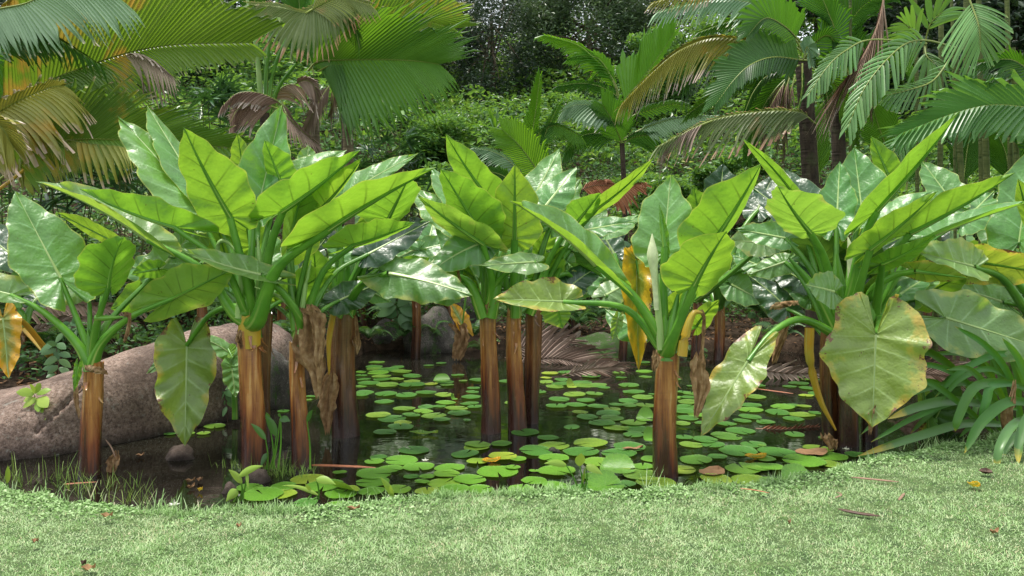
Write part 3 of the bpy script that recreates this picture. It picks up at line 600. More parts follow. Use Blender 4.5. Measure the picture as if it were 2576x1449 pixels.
leaf(B, 828, 577, 1098, 421, 50, -6, 'U', 'leaf', -.45, -.7, bend=-5, lobe=1.35, stalk=[(650, 800), (700, 672)], r0=24, r1=10, wav=.022, label='long wavy leaf arching right, seen from below')
leaf(B, 770, 440, 776, 366, 34, 36, 'T', 'leaf', .7, .8, stalk='none')
leaf(B, 520, 640, 590, 520, 40, 40, 'T', 'leaf', .7, .9, stalk=[(600, 740)], r0=8)
leaf(B, 470, 868, 465, 1122, 64, 72, 'T', 'leafy', .25, .1, lobe=.95, bend=0, stalk=[(600, 772), (530, 790)], r0=11, r1=6, label='large leaf hanging straight down over the boulder', wav=.016)
leaf(B, 442, 880, 368, 940, 20, 16, 'T', 'leafp', .4, .35, stalk='none')
sheath(B, [(600, 800), (608, 720), (600, 640)], 22, 'stalkp'); sheath(B, [(618, 790), (628, 690), (640, 545)], 30, 'stalk'); sheath(B, [(650, 800), (655, 700), (648, 600)], 26, 'stalkp')
g = MB(); th = np.linspace(-2.75, -.35, 12); zt = np.linspace(0, 1, 8)   # yellow clasping sheath
pw = B['Y']/FOC; cb = P(631, 858, B['Y']); ct = P(631, 785, B['Y']); v = []
for q in zt:
    c = cb+(ct-cb)*q; rw = (28+2*q)*pw*1.05; v.append([[c[0]+rw*math.cos(a), c[1]+rw*math.sin(a), c[2]+(.02*math.sin(a*6)+.012*math.sin(a*15))*(q > .9)-.05*(1-q)*math.cos((a+1.57)*.9)] for a in th])
g.grid(np.array(v), None, .5); g.build('yellow_sheath', M['stalky'], B['obj'], B['off'])
sheath(B, [(545, 668), (550, 612), (572, 610), (600, 640)], 12, 'stalkp', 'curled_stalk')
dead_leaf(B, [(604, 835), (598, 850), (606, 875)], [6, 18, 8], seed=11, dy=-.2)
# plant C
leaf(C_, 728, 612, 764, 455, 24, 66, 'U', 'leaf', -.05, -.3, lobe=1.2, stalk=[(738, 740)], r0=9, r1=7, label='bright leaf seen from below, hanging behind the crown')
leaf(C_, 655, 692, 452, 626, 12, 34, 'T', 'leafp', -.3, -.55, bend=-5, lobe=1.5, stalk=[(752, 800), (710, 735)], r0=14, r1=7, wav=.022, label='low yellow-green wavy leaf in front')
leaf(C_, 888, 618, 1044, 560, 46, 8, 'U', 'leaf', -.1, -.3, bend=3, lobe=1.6, stalk=[(768, 800), (815, 680)], r0=13, r1=7)
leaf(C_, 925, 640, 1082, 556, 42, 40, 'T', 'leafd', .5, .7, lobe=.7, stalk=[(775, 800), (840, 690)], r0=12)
leaf(C_, 802, 530, 910, 398, 44, 5, 'U', 'leaf', -.1, -.4, bend=5, stalk=[(752, 740)], r0=9, r1=6)
leaf(C_, 805, 520, 860, 425, 36, 38, 'T', 'leaf', .6, .9, stalk='none')
dead_leaf(C_, [(748, 778), (772, 800), (775, 880), (792, 940), (798, 1002)], [20, 72, 78, 46, 10], seed=21, label='large crumpled brown leaf')
dead_leaf(C_, [(775, 770), (795, 790), (800, 850), (798, 920)], [14, 44, 30, 20], seed=23, dy=-.16)
sheath(C_, [(742, 830), (733, 740), (724, 640)], 22, 'stalk'); sheath(C_, [(752, 840), (765, 740), (782, 655)], 16, 'stalkp')
sheath(C_, [(740, 780), (700, 745), (640, 722)], 10, 'stalkp', 'bent_stalk', -.14)
# plant D
leaf(D, 976, 552, 1032, 440, 86, 38, 'U', 'leaf', -.1, -.35, lobe=.7, stalk=[(870, 740), (930, 620)], r0=11, r1=7)
leaf(D, 850, 505, 1052, 386, 34, 24, 'T', 'leaf', .2, .2, bend=-4, stalk=[(858, 660)], r0=9, wav=.02)
leaf(D, 978, 688, 1188, 744, 44, 52, 'T', 'leafp', -.5, -.75, bend=-5, lobe=1.15, stalk=[(872, 770), (915, 712)], r0=13, r1=8, label='broad pale leaf lying level over the water')
leaf(D, 905, 720, 985, 760, 26, 26, 'T', 'leaf', .2, .3, stalk='none')
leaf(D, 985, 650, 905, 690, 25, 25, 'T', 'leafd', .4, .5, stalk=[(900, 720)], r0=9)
sheath(D, [(858, 790), (838, 720), (815, 640)], 30, 'stalk', dy=-.05); sheath(D, [(880, 790), (900, 720), (925, 650)], 26, 'stalk', dy=-.02); sheath(D, [(870, 790), (850, 700), (850, 600)], 22, 'stalk', dy=.1)
sheath(D, [(838, 790), (827, 860), (828, 950)], 16, 'stalky', 'yellow_stalk', -.2)
dead_leaf(D, [(832, 935), (826, 970), (820, 1020), (822, 1092)], [10, 46, 44, 12], seed=31, dy=-.22, label='brown leaf hanging to the water')
dead_leaf(D, [(893, 800), (900, 860), (896, 890)], [6, 14, 6], seed=33, dy=-.3)
sheath(D, [(852, 798), (868, 776), (888, 800)], 16, 'stalk', 'clasping_sheath', -.24)
# T6 back
leaf(T6, 1060, 628, 1172, 600, 26, 20, 'T', 'leaf', -.3, -.2, stalk=[(1048, 690)], r0=6, r1=4)
leaf(T6, 1052, 625, 992, 652, 22, 18, 'T', 'leaf', -.3, -.2, stalk='none')
leaf(T6, 1010, 680, 930, 640, 26, 26, 'T', 'leaf', 0, .4, r0=7); leaf(T6, 1080, 600, 1100, 520, 30, 30, 'T', 'leaf', .2, .6, r0=7)
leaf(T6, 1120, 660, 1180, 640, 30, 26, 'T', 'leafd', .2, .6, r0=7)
# group E
leaf(E1, 1214, 614, 1050, 492, 24, 38, 'U', 'leafp', -.2, -.55, bend=-4, lobe=1.0, stalk=[(1238, 710)], r0=12, r1=8, wav=.018)
leaf(E1, 1208, 584, 1108, 424, 34, 70, 'U', 'leaf', -.05, -.4, lobe=.8, stalk=[(1228, 700)], r0=12, r1=7, label='large bright leaf seen from below')
leaf(E1, 1240, 514, 1121, 336, 38, 48, 'U', 'leaf', .15, -.2, lobe=.7, bend=-5, stalk=[(1230, 680)], r0=11, r1=7, label='tallest bright leaf')
leaf(E1, 1148, 565, 1028, 468, 40, 40, 'T', 'leaf', .4, .8, stalk=[(1220, 680)], r0=9)
leaf(E1, 1180, 545, 1082, 418, 36, 36, 'T', 'leaf', .5, .9, stalk='none')
leaf(E1, 1225, 607, 1078, 688, 44, 42, 'T', 'leaf', -.15, -.35, lobe=.6, bend=8, stalk=[(1228, 690)], r0=8, label='dark glossy leaf drooping left')
leaf(E1, 1350, 660, 1205, 668, 24, 24, 'T', 'leafp', -.25, -.45, lobe=.6, stalk=[(1245, 720), (1290, 675)], r0=9)
sheath(E1, [(1215, 800), (1185, 720), (1150, 690)], 30, 'stalk'); sheath(E1, [(1235, 800), (1250, 720), (1262, 660)], 30, 'stalk'); sheath(E1, [(1225, 800), (1218, 720), (1205, 650)], 22, 'stalk', dy=.1)
leaf(E2, 1294, 602, 1295, 414, 56, 60, 'U', 'leaf', -.15, -.35, lobe=.55, stalk=[(1293, 700)], r0=12, r1=8, label='symmetrical upright bright leaf seen from below')
leaf(E2, 1330, 520, 1408, 373, 48, 42, 'T', 'leaf', .35, .7, r0=9)
leaf(E2, 1372, 518, 1450, 420, 40, 42, 'T', 'leaf', .2, .5, r0=9)
leaf(E3, 1392, 560, 1460, 450, 34, 38, 'T', 'leaf', .1, .4, r0=9)
leaf(E3, 1450, 560, 1511, 485, 40, 18, 'U', 'leaf', -.2, -.4, lobe=.9, r0=9, r1=6)
leaf(E3, 1500, 526, 1645, 396, 20, 14, 'U', 'leaf', -.1, -.3, bend=6, lobe=.5, stalk=[(1370, 720), (1430, 610)], r0=9, wav=.02, label='long narrow leaf pointing up right')
leaf(E3, 1470, 580, 1600, 556, 28, 20, 'T', 'leaf', .3, .4, r0=8, stalk=[(1380, 700)])
leaf(E3, 1530, 585, 1612, 540, 26, 24, 'T', 'leaf', .9, 1.2, stalk='none')
leaf(E3, 1425, 660, 1372, 628, 26, 26, 'T', 'leaf', .2, .4, r0=9)
leaf(E3, 1440, 700, 1476, 742, 26, 22, 'T', 'leafp', .3, .3, r0=11, stalk=[(1380, 710), (1420, 688)])
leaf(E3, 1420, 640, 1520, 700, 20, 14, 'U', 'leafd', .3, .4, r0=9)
sheath(E3, [(1330, 790), (1360, 720), (1385, 640)], 30, 'stalk'); sheath(E3, [(1345, 790), (1390, 710), (1420, 650)], 24, 'stalk', dy=.05); sheath(E2, [(1296, 800), (1298, 720), (1310, 640)], 26, 'stalk'); sheath(E2, [(1290, 800), (1275, 730), (1270, 660)], 22, 'stalk', dy=.1)
dead_leaf(E1, [(1256, 742), (1240, 768), (1228, 790)], [10, 26, 12], seed=41)
dead_leaf(E1, [(1150, 670), (1153, 690), (1158, 712)], [4, 8, 3], seed=42)
# plant F
leaf(F, 1416, 760, 1240, 752, 22, 56, 'T', 'leafy', .1, 0, lobe=1.0, stalk=[(1655, 868), (1570, 775)], r0=16, r1=7, label='level yellow-edged leaf on a long arched stalk')
leaf(F, 1400, 775, 1415, 826, 32, 40, 'U', 'leafp', .15, .15, lobe=.4, stalk='none')
leaf(F, 1500, 668, 1283, 506, -16, 50, 'T', 'leaf', -.1, -.4, bend=10, lobe=1.5, stalk=[(1660, 850), (1590, 742)], r0=18, r1=9, wav=.022, label='long wavy leaf arching left')
leaf(F, 1668, 640, 1687, 439, 76, 64, 'T', 'leaf', .25, .5, lobe=.7, stalk=[(1668, 760)], r0=9, r1=7, label='large pale upright leaf')
leaf(F, 1792, 612, 1914, 412, 82, 16, 'U', 'leaf', -.1, -.45, bend=4, lobe=1.1, stalk=[(1700, 850), (1728, 735)], r0=16, r1=9, wav=.016, label='long bright leaf pointing up right')
leaf(F, 1748, 716, 1827, 582, 78, 48, 'U', 'leaf', -.3, -.6, bend=-3, lobe=.9, stalk=[(1690, 855)], r0=19, r1=9, label='short broad bright leaf seen from below')
leaf(F, 1600, 655, 1606, 934, 38, 36, 'T', 'leafyy', .5, .3, lobe=.4, stalk=[(1645, 830)], r0=7, r1=5, label='long yellow leaf hanging down behind the stalks', wav=.02)
leaf(F, 1554, 800, 1540, 856, 16, 14, 'T', 'leafp', .5, .5, stalk='none')
leaf(F, 1672, 620, 1658, 515, 6, 12, 'U', 'leaf', .0, 0, stalk=[(1668, 760)], r0=13, r1=8, Wmin=.1)
sheath(F, [(1662, 880), (1655, 770), (1648, 640)], 20, 'stalkp'); sheath(F, [(1685, 880), (1720, 780), (1760, 725)], 30, 'stalk', dy=.05); sheath(F, [(1680, 885), (1690, 820), (1705, 740)], 34, 'stalk', dy=-.02)
# cream flower sheath
def flower(pl, pts, wid, nm='flower_spathe'):
    c = curve(np.array([P(x, y, pl['Y']-.1) for x, y in pts]), 14); wv = np.interp(np.linspace(0, 1, 14), np.linspace(0, 1, len(wid)), wid)/2*pl['Y']/FOC
    g = MB(); g.tube(c, wv, 10, flat=.8); return g.build(nm, M['spathe'], pl['obj'], pl['off'])
flower(F, [(1651, 780), (1646, 700), (1641, 640), (1640, 588)], [12, 15, 30, 2])
sheath(F, [(1715, 895), (1722, 850), (1742, 790), (1766, 786)], 26, 'stalky', 'yellow_stalk', -.1)
dead_leaf(F, [(1764, 784), (1772, 800), (1770, 850), (1764, 900)], [8, 10, 8, 10], seed=51)
dead_leaf(F, [(1762, 890), (1758, 930), (1764, 980), (1750, 1050)], [20, 44, 40, 8], seed=53, dy=-.14, label='tan shrivelled leaf hanging from the yellow stalk')
dead_leaf(F, [(1648, 885), (1652, 905), (1645, 930)], [10, 22, 10], seed=55, dy=-.2)
# plants G (back)
leaf(G1, 1925, 612, 1832, 605, 34, 44, 'T', 'leafp', -.8, -.8, lobe=.8, stalk=[(1800, 720)], r0=8)
leaf(G1, 1905, 668, 1840, 640, 24, 30, 'T', 'leaf', -.3, -.1); leaf(G2, 1838, 716, 1926, 762, 38, 32, 'T', 'leaf', -.6, -.7, r0=8)
leaf(G2, 1760, 560, 1745, 470, 30, 34, 'U', 'leaf', 0, -.2, r0=8); leaf(G2, 1880, 640, 1990, 600, 30, 34, 'T', 'leaf', .4, .6, r0=8)
leaf(G1, 1700, 640, 1650, 560, 34, 34, 'T', 'leaf', .3, .6, r0=8); leaf(G3, 1545, 640, 1500, 560, 32, 34, 'T', 'leafd', .3, .6, r0=8)
leaf(G3, 1520, 745, 1600, 700, 30, 34, 'T', 'leafp', -.3, -.1, r0=8); leaf(G1, 1812, 510, 1818, 412, 44, 46, 'T', 'leafd', .4, .6, r0=9, label='dark upright leaf behind')
leaf(G2, 1905, 530, 1945, 440, 40, 36, 'T', 'leafd', .5, .8, r0=9); leaf(G1, 1860, 700, 1838, 760, 20, 24, 'T', 'leafd', .2, .2)
# plants H (right)
leaf(H1, 2036, 584, 1956, 468, 44, 76, 'U', 'leafp', -.35, -.7, bend=-4, lobe=.7, stalk=[(2098, 760), (2072, 650)], r0=14, r1=8, label='broad yellow-green leaf seen from below')
leaf(H1, 2005, 500, 1867, 348, 18, 16, 'U', 'leaf', .2, 0, bend=6, lobe=.6, stalk=[(2085, 720)], r0=9)
leaf(H1, 2104, 562, 2112, 406, 46, 42, 'T', 'leaf', .25, .5, stalk=[(2100, 720)], r0=10)
leaf(H2, 2168, 540, 2148, 372, 62, 74, 'T', 'leaf', .5, .8, r0=10, label='large pale upright leaf')
leaf(H2, 2240, 455, 2190, 342, 26, 38, 'U', 'leaf', .8, .8, r0=8)
leaf(H2, 2205, 530, 2413, 279, 34, -6, 'U', 'leaf', -.25, -.6, bend=6, lobe=1.1, stalk=[(2140, 740), (2165, 620)], r0=14, r1=10, wav=.014, label='very long leaf pointing steeply up right')
leaf(H3, 2288, 588, 2553, 434, 46, -5, 'U', 'leaf', -.3, -.6, bend=6, lobe=.9, stalk=[(2200, 760), (2235, 650)], r0=14, r1=9, wav=.014, label='very long leaf pointing right')
leaf(H2, 2188, 628, 2358, 480, 38, 12, 'U', 'leaf', -.4, -.7, bend=5, lobe=1., stalk=[(2150, 760)], r0=12, r1=8, wav=.018)
leaf(H2, 2215, 560, 2350, 478, 36, 34, 'T', 'leaf', .2, .3, stalk='none')
leaf(H3, 2218, 665, 2350, 592, 24, 18, 'U', 'leaf', -.5, -.8, bend=5, lobe=1.2, r0=13, wav=.02)
leaf(H1, 2098, 734, 2026, 716, 36, 40, 'T', 'leafp', -.6, -.75, lobe=.9, stalk='none', label='small pale leaf in front of the stalks')
leaf(H3, 2203, 842, 2193, 1075, 100, 98, 'T', 'leafy', -.75, -.85, lobe=1.55, stalk=[(2215, 800)], r0=12, label='huge yellowing leaf hanging down with torn brown edges', wav=.012, ragged=.42, curl=.16)
leaf(H1, 1881, 908, 1762, 1098, 44, 50, 'T', 'leafy', -.5, -.75, lobe=1.5, stalk=[(2100, 845), (2015, 803), (1940, 838)], r0=14, r1=6, label='yellow-edged leaf hanging from a long arched stalk', wav=.016, ragged=.15)
dead_leaf(H3, [(2196, 1025), (2196, 1050), (2190, 1090)], [30, 20, 6], seed=61, dy=-.85)
sheath(H1, [(2036, 825), (2036, 900), (2060, 1000), (2102, 1082)], 24, 'stalky', 'yellow_stalk', -.22)
dead_leaf(H1, [(1945, 775), (1975, 765), (2005, 762)], [16, 34, 12], seed=63, dy=-.2)
dead_leaf(H1, [(1985, 800), (1968, 850), (1948, 912)], [10, 24, 12], seed=64, dy=-.2)
dead_leaf(H1, [(2075, 1095), (2090, 1110), (2098, 1130)], [24, 34, 14], seed=66, dy=-.4)
leaf(H1, 2060, 545, 1968, 425, 44, 48, 'T', 'leafd', .9, 1.3, r0=8); leaf(H1, 2010, 560, 1890, 470, 36, 40, 'T', 'leafd', .6, 1.0, r0=8)
leaf(H3, 2392, 505, 2318, 405, 38, 50, 'T', 'leaf', .7, 1.0, r0=10); leaf(H3, 2420, 560, 2500, 480, 40, 44, 'T', 'leaf', .5, .8, r0=9)
leaf(H1, 1975, 600, 1850, 575, 30, 34, 'T', 'leaf', .3, .5, stalk=[(2070, 740), (2020, 650)], r0=12); leaf(H1, 1975, 660, 1880, 690, 30, 26, 'T', 'leaf', .4, .5, r0=9)
leaf(H3, 2350, 592, 2600, 505, 30, -8, 'T', 'leaf', -.2, -.3, bend=-4, lobe=.9, r0=9, wav=.018)
leaf(H3, 2300, 682, 2436, 700, 26, 20, 'U', 'leafy', -.3, -.4, lobe=1., stalk=[(2190, 740), (2245, 695)], r0=13, r1=8)
leaf(H3, 2262, 742, 2345, 688, 28, 26, 'T', 'leaf', .1, .3, r0=9); leaf(H3, 2280, 760, 2230, 800, 22, 22, 'T', 'leafd', .1, .2)
for a_ in ([(2120, 840), (2090, 740), (2040, 590)], [(2140, 830), (2160, 730), (2190, 620)], [(2180, 850), (2200, 740), (2240, 660)], [(2190, 850), (2230, 770), (2265, 720)], [(2130, 840), (2120, 740), (2105, 640)], [(2110, 850), (2050, 730), (1985, 650)]): sheath(H2, a_, 30, 'stalk', dy=.02)
sheath(H2, [(2135, 820), (2140, 740), (2138, 680)], 18, 'stalkp', dy=-.1); flower(H2, [(2141, 740), (2146, 690), (2142, 640), (2132, 596)], [16, 30, 28, 2])
# plant I, right edge
leaf(I, 2448, 672, 2300, 632, 22, 52, 'T', 'leafp', -.5, -.6, lobe=.7, stalk=[(2590, 790), (2520, 700)], r0=15, r1=7, label='pale leaf lying level at the upper right')
leaf(I, 2378, 800, 2650, 884, 66, 62, 'T', 'leafp', -.8, -.9, lobe=1.1, stalk='none', label='broad green leaf sloping down to the right edge')
leaf(I, 2520, 760, 2350, 705, 34, 36, 'T', 'leaf', -.1, .0, r0=10); leaf(I, 2430, 655, 2650, 690, 40, 50, 'U', 'leafy', -.3, -.4, lobe=.6, stalk='none')
leaf(I, 2562, 610, 2600, 360, 68, 60, 'T', 'leaf', .1, .4, r0=10, label='tall pale leaf at the right edge'); leaf(I, 2590, 560, 2560, 450, 16, 30, 'U', 'leaf', -.2, -.4, r0=9)
leaf(I, 2520, 600, 2440, 520, 40, 40, 'T', 'leaf', .4, .7, r0=10)
sheath(I, [(2640, 830), (2590, 740), (2540, 700)], 36, 'stalk', dy=-.1); sheath(I, [(2620, 840), (2580, 780), (2560, 740)], 30, 'stalk', dy=-.05)
# filler plants standing behind the clumps, leaves fanned round their crowns
def filler(px, base, top, Y, label, n=8, L=110, mats=('leaf', 'leaf', 'leafd'), seed=0):
    p = trunk(px, base, top, 30, 24, 'trunkd', label, Yo=Y, crowny=top, strips=False, group='giant arums behind the front rank')
    r = np.random.default_rng(seed)
    for k in range(n):
        a = -math.pi/2+(k/(n-1)-.5)*3.1+r.uniform(-.15, .15); q = r.uniform(.75, 1.2); bx = px+math.cos(a)*L*.9*q; by = top+math.sin(a)*L*1.05*q
        a2 = a+r.uniform(-.3, .3); tx = bx+math.cos(a2)*L*1.05*q; ty = by+math.sin(a2)*L*.95*q+abs(math.cos(a))*25
        leaf(p, bx, by, tx, ty, L*.34*q, L*.36*q, 'T' if r.random() < .75 else 'U', mats[k % 3], r.uniform(-.2, .3), None, r0=8, r1=5)
filler(505, 900, 735, 9.2, 'shaded giant arum behind the boulder, below the fan palms', 8, 100, seed=1)
filler(905, 852, 700, 12.7, 'shaded giant arum behind the stout dark trunk', 8, 105, seed=2)
filler(1130, 852, 690, 12.8, 'shaded giant arum at the back left of the three trunks', 7, 95, seed=3)
filler(1440, 852, 700, 12.8, 'shaded giant arum at the back right of the three trunks', 8, 100, seed=4)
filler(1985, 852, 710, 12.7, 'shaded giant arum at the back left of the right-hand clump', 8, 105, seed=5)
filler(2330, 900, 690, 10.7, 'shaded giant arum at the back right of the right-hand clump', 8, 110, ('leaf', 'leafd', 'leaf'), seed=6)

# more overlapping leaves in the middle of every crown
for i, (pl, n, L) in enumerate(((B, 6, 150), (C_, 4, 130), (D, 6, 135), (E1, 5, 130), (E2, 4, 130), (E3, 5, 130), (F, 3, 120), (H1, 4, 140), (H2, 6, 150), (H3, 6, 145), (I, 5, 140), (T6, 4, 90), (G2, 4, 95), (G1, 3, 90))):
    r = np.random.default_rng(100+i); cx, cy = pl['px'], HY+(H-pl['crown'][2])/pl['Y']*FOC
    for k in range(n):
        a = -math.pi/2+(k/(n-1)-.5)*2.1+r.uniform(-.2, .2); q = r.uniform(.7, 1.15); bx = cx+math.cos(a)*L*1.0*q; by = cy+math.sin(a)*L*1.05*q
        a2 = a*.8+(-math.pi/2)*.2+r.uniform(-.35, .35); LL = L*r.uniform(.8, 1.05)
        leaf(pl, bx, by, bx+math.cos(a2)*LL, by+math.sin(a2)*LL+12, LL*r.uniform(.26, .38), LL*r.uniform(.26, .38), 'T' if r.random() < .62 else 'U', 'leaf' if r.random() < .8 else 'leafd', r.uniform(.35, .75), None, r0=8, r1=5, bend=r.uniform(-6, 6), wav=.018)
# ---------------------------------------------------------------- palms
def frond(pl, pts, left=None, right=None, n=34, mat='palm', split=.72, sep=0., pleat=.38, taper=0., rr=.016, ragged=.1, seed=None, name='frond', rmat='frib', prof=None, label=None, tipw=.0, start=.12, dead=False):
    """pts: midrib (x,y,depth) base to tip. left/right: (length, angle at base, angle at tip, droop, depth lean) of each side's leaflets.
    sep 0: leaflets joined into a pleated blade up to 'split'; sep>0: separate leaflets, each its own piece"""
    global _fs
    _fs = globals().get('_fs', 0)+1; r = np.random.default_rng(seed or _fs*7+3)
    Yp = pl['Y']; q = np.array([P(a, b, (c if c is not None else Yp)) for a, b, c in [(p+(None,))[:3] for p in pts]])
    rc = curve(q, 40); T = nrm(np.gradient(rc, axis=0)); S = np.linspace(0, 1, 40)
    def at(arr, t): return np.stack([np.interp(t, S, arr[:, i]) for i in range(3)], -1)
    vw = nrm(rc-np.array([0, 0, H])); rt = nrm(np.cross(T, vw))
    pm = rc[20, 1]/FOC
    d2 = np.array([rc[21, 0]-rc[19, 0], rc[21, 2]-rc[19, 2]]); rs = np.array([d2[1], 0, -d2[0]])       # screen right-hand
    if (rt[20]*rs).sum() < 0: rt = -rt
    away = nrm(vw-(vw*T).sum(1)[:, None]*T)
    st = MB(); rad = np.linspace(rr*.8, rr*.18, 40); st.tube(rc, rad, 6)
    fo = st.build(name, M[rmat], pl['obj'], pl['off'])
    if label: fo['label'] = label
    g = MB(); K = 9; w = np.linspace(0, 1, K)
    for sgn, prm in ((-1, left), (1, right)):
        if not prm: continue
        L0, a0, a1, dr, lean = prm
        tb = start+(1-start)*(np.arange(n+1)/n)**.95; lp = np.sin(np.pi*np.clip(.16+.74*tb**(.9), 0, 1))**.7 if prof is None else np.interp(tb, np.linspace(0, 1, len(prof)), prof)
        L = L0*pm*lp*(1+ragged*(vnoise(tb*14, tb*0, 1, sgn+_fs)-.5)*1.5)
        an = np.radians(a0+(a1-a0)*tb**1.2)
        Tb, Rb, Ab, Pb = at(T, tb), at(rt, tb)*sgn, at(away, tb), at(rc, tb)
        sd = nrm(Rb+Ab*lean); D = np.cos(an)[:, None]*nrm(Tb)+np.sin(an)[:, None]*sd
        drp = dr*(1+.3*(vnoise(tb*9, tb*0, 1, 5+_fs)-.5))
        B = Pb[:, None]+D[:, None]*(w[None, :, None]*L[:, None, None])
        B[..., 2] -= (drp*L)[:, None]*w[None]**2
        # gather near the spine for steep droop
        N = nrm(np.cross(nrm(Tb), sd))
        if sep:
            for j in range(n):
                m = (B[j]+B[j+1])/2; hw = (B[j+1]-B[j])/2; lw = np.linalg.norm(hw, axis=1)
                wp = np.minimum(np.maximum(lw, .004), sep*pm)*np.minimum(1, .35+w*5)*np.clip((1-w)*taper+.35, 0, 1) if taper else np.minimum(np.maximum(lw, .004), sep*pm)*np.minimum(1, .35+w*5)*(1-.25*w)
                sdv = nrm(hw+1e-6); jit = r.normal(size=3)*.03*L[j]; m = m+jit*w[:, None]**2; m[:, 2] -= r.random()*.12*L[j]*w**2
                nn = N[j]
                a = m-sdv*wp[:, None]+nn*wp[:, None]*.35; b = m; c = m+sdv*wp[:, None]+nn*wp[:, None]*.35
                pc = MB(); v = np.stack([a, b, c], 1); pc.grid(v, np.stack(np.broadcast_arrays(tb[j], w[:, None]+np.zeros((1, 3))), -1), r.random())
                if pl.get('join'): g.grid(v, np.stack(np.broadcast_arrays(tb[j], w[:, None]+np.zeros((1, 3))), -1), r.random())
                else: pc.build('leaflet', M[mat], fo, pl['off'])
        else:
            for j in range(n):
                a, b = B[j], B[j+1]; m = (a+b)/2; sp = min(.975, split*(1+.25*(r.random()-.5))); tip = 1+.10*r.normal()
                if ragged > .3 and r.random() < .12: tip *= .75
                sh = np.clip((w-sp)/(1-sp), 0, 1)[:, None]**1.1
                a2 = a+(m-a)*sh*.93; b2 = b+(m-b)*sh*.93
                ext = (tip-1)*L[j]*w[:, None]**4*D[j]; jt = r.normal(size=3)*.035*L[j]*sh; jt[:, 2] -= abs(r.normal())*.07*L[j]*sh[:, 0]**1.5
                hw = np.linalg.norm(b-a, axis=1)[:, None]
                a2, b2 = a2+ext+jt, b2+ext+jt; m2 = m+ext+jt+N[j]*hw*pleat
                pad = N[j]*0
                v = np.stack([a2, m2, b2], 1); g.grid(v, np.stack(np.broadcast_arrays(tb[j], w[:, None]*min(1, tip)+np.zeros((1, 3))), -1), np.clip(.5+.24*r.normal(), 0, 1)+np.zeros(v.shape[0]*3))
    if g.n: g.build('pleated_blade' if not sep else 'leaflets', M[mat], fo, pl['off'], smooth=bool(sep))
    return fo
def palm(px, Y, label, name='palm_tree', group=None, base=None, trunk_=None, wid=20, mat='ring', cat='palm tree', join=False):
    X = (px-CX)/FOC*Y; z = float(ground_z(X, Y)) if base is None else base; t = thing(name, (X, Y, z), label, cat, group); off = np.array([X, Y, z])
    pl = dict(obj=t, off=off, Y=Y, px=px, join=join)
    if trunk_:
        top = P(trunk_[0], trunk_[1], Y); n = 60; tt = np.linspace(0, 1, n); b = off-[0, 0, .2]; c = b+(top-b)*tt[:, None]; c[:, 0] += .05*np.sin(tt*3)
        rad = wid/2*Y/FOC*(1.12-.16*tt+.025*(np.arange(n) % 3 == 0)); g = MB(); g.tube(c, rad, 12); g.build('trunk', M[mat], t, off)
    return pl
def stem(pl, pts, r, mat='stalk', name='frond_stalk'):
    q = np.array([P(a, b, (c if c is not None else pl['Y'])) for a, b, c in [(p+(None,))[:3] for p in pts]]); g = MB(); c = curve(q, 12); g.tube(c, np.linspace(r, r*.6, 12), 7); g.build(name, M[mat], pl['obj'], pl['off'])

# left edge palm with enormous stained fronds
L1 = palm(-130, 9.2, 'huge palm at the left edge with orange-stained pleated fronds', trunk_=(-130, 300), wid=40, mat='bark')
frond(L1, [(-80, 330, 9.2), (40, 268, 8.9), (110, 212, 8.8), (213, 168, 8.7), (333, 130, 8.6), (450, 112, 8.5), (630, 108, 8.4)], left=(400, 56, 30, .05, .25), right=(150, 50, 22, .35, -.25), n=58, mat='palmo', prof=[.55, .8, .85, .9, .92, .8, .6, .45, .34], split=.96, rr=.022, seed=4, label='largest frond, reaching right across the top left')
frond(L1, [(40, 268, 8.9), (100, 215, 8.75), (180, 180, 8.6), (260, 165, 8.5)], right=(125, 45, 25, .4, -.3), n=24, mat='palmo', split=.55, rr=.01, seed=5)
frond(L1, [(300, 142, 8.55), (345, 140, 8.5), (390, 160, 8.45), (430, 190, 8.4)], right=(80, 45, 15, .7, -.3), left=(55, 35, 15, .7, -.2), n=14, mat='palmgrey', split=.35, rr=.004, seed=6, name='dead_leaflets')
frond(L1, [(-60, 500, 9), (57, 407, 8.7), (120, 368, 8.5), (180, 352, 8.4), (260, 350, 8.3), (400, 356, 8.3), (575, 372, 8.2)], left=(215, 55, 22, .08, .3), right=(70, 70, 25, .5, -.2), n=56, mat='palmo', prof=[.5, .9, 1, 1, 1, .9, .65, .4], split=.84, rr=.02, seed=11, label='second large frond below, brown-orange along its midrib')
frond(L1, [(170, 352, 8.35), (230, 362, 8.3), (300, 368, 8.25), (330, 380, 8.2)], right=(85, 62, 30, .35, -.3), n=12, mat='palmy', split=.35, rr=.006, seed=12)
frond(L1, [(-160, 400, 8.6), (-60, 320, 8.3), (30, 262, 8.1), (120, 222, 8.0), (160, 216, 8.0)], left=(50, 45, 20, .1, .2), right=(140, 55, 25, .5, -.2), n=34, mat='palmy', split=.75, ragged=.3, seed=13, label='yellow frond with curled white tips at the left edge')
frond(L1, [(-150, 345, 8.2), (-60, 305, 8.0), (0, 318, 7.9), (34, 372, 7.9)], right=(115, 52, 20, .45, 0), left=(90, 45, 15, .4, 0), n=26, mat='palmy', split=.8, ragged=.3, seed=14)
frond(L1, [(40, 340, 8.2), (90, 335, 8.2), (130, 345, 8.2), (160, 370, 8.1)], right=(60, 40, 15, .8, -.1), left=(50, 40, 15, .3, .1), n=14, mat='palmo', split=.3, seed=15)
frond(L1, [(-100, 70, 8.3), (-20, 28, 8.1), (60, 10, 8.0), (150, -22, 7.9), (290, -10, 7.9)], right=(150, 72, 25, .30, -.35), n=42, mat='palmp', prof=[.6, .65, .6, .75, .9, 1, .8, .6], split=.7, seed=16, label='pale frond with a fringe of white tips, top left')
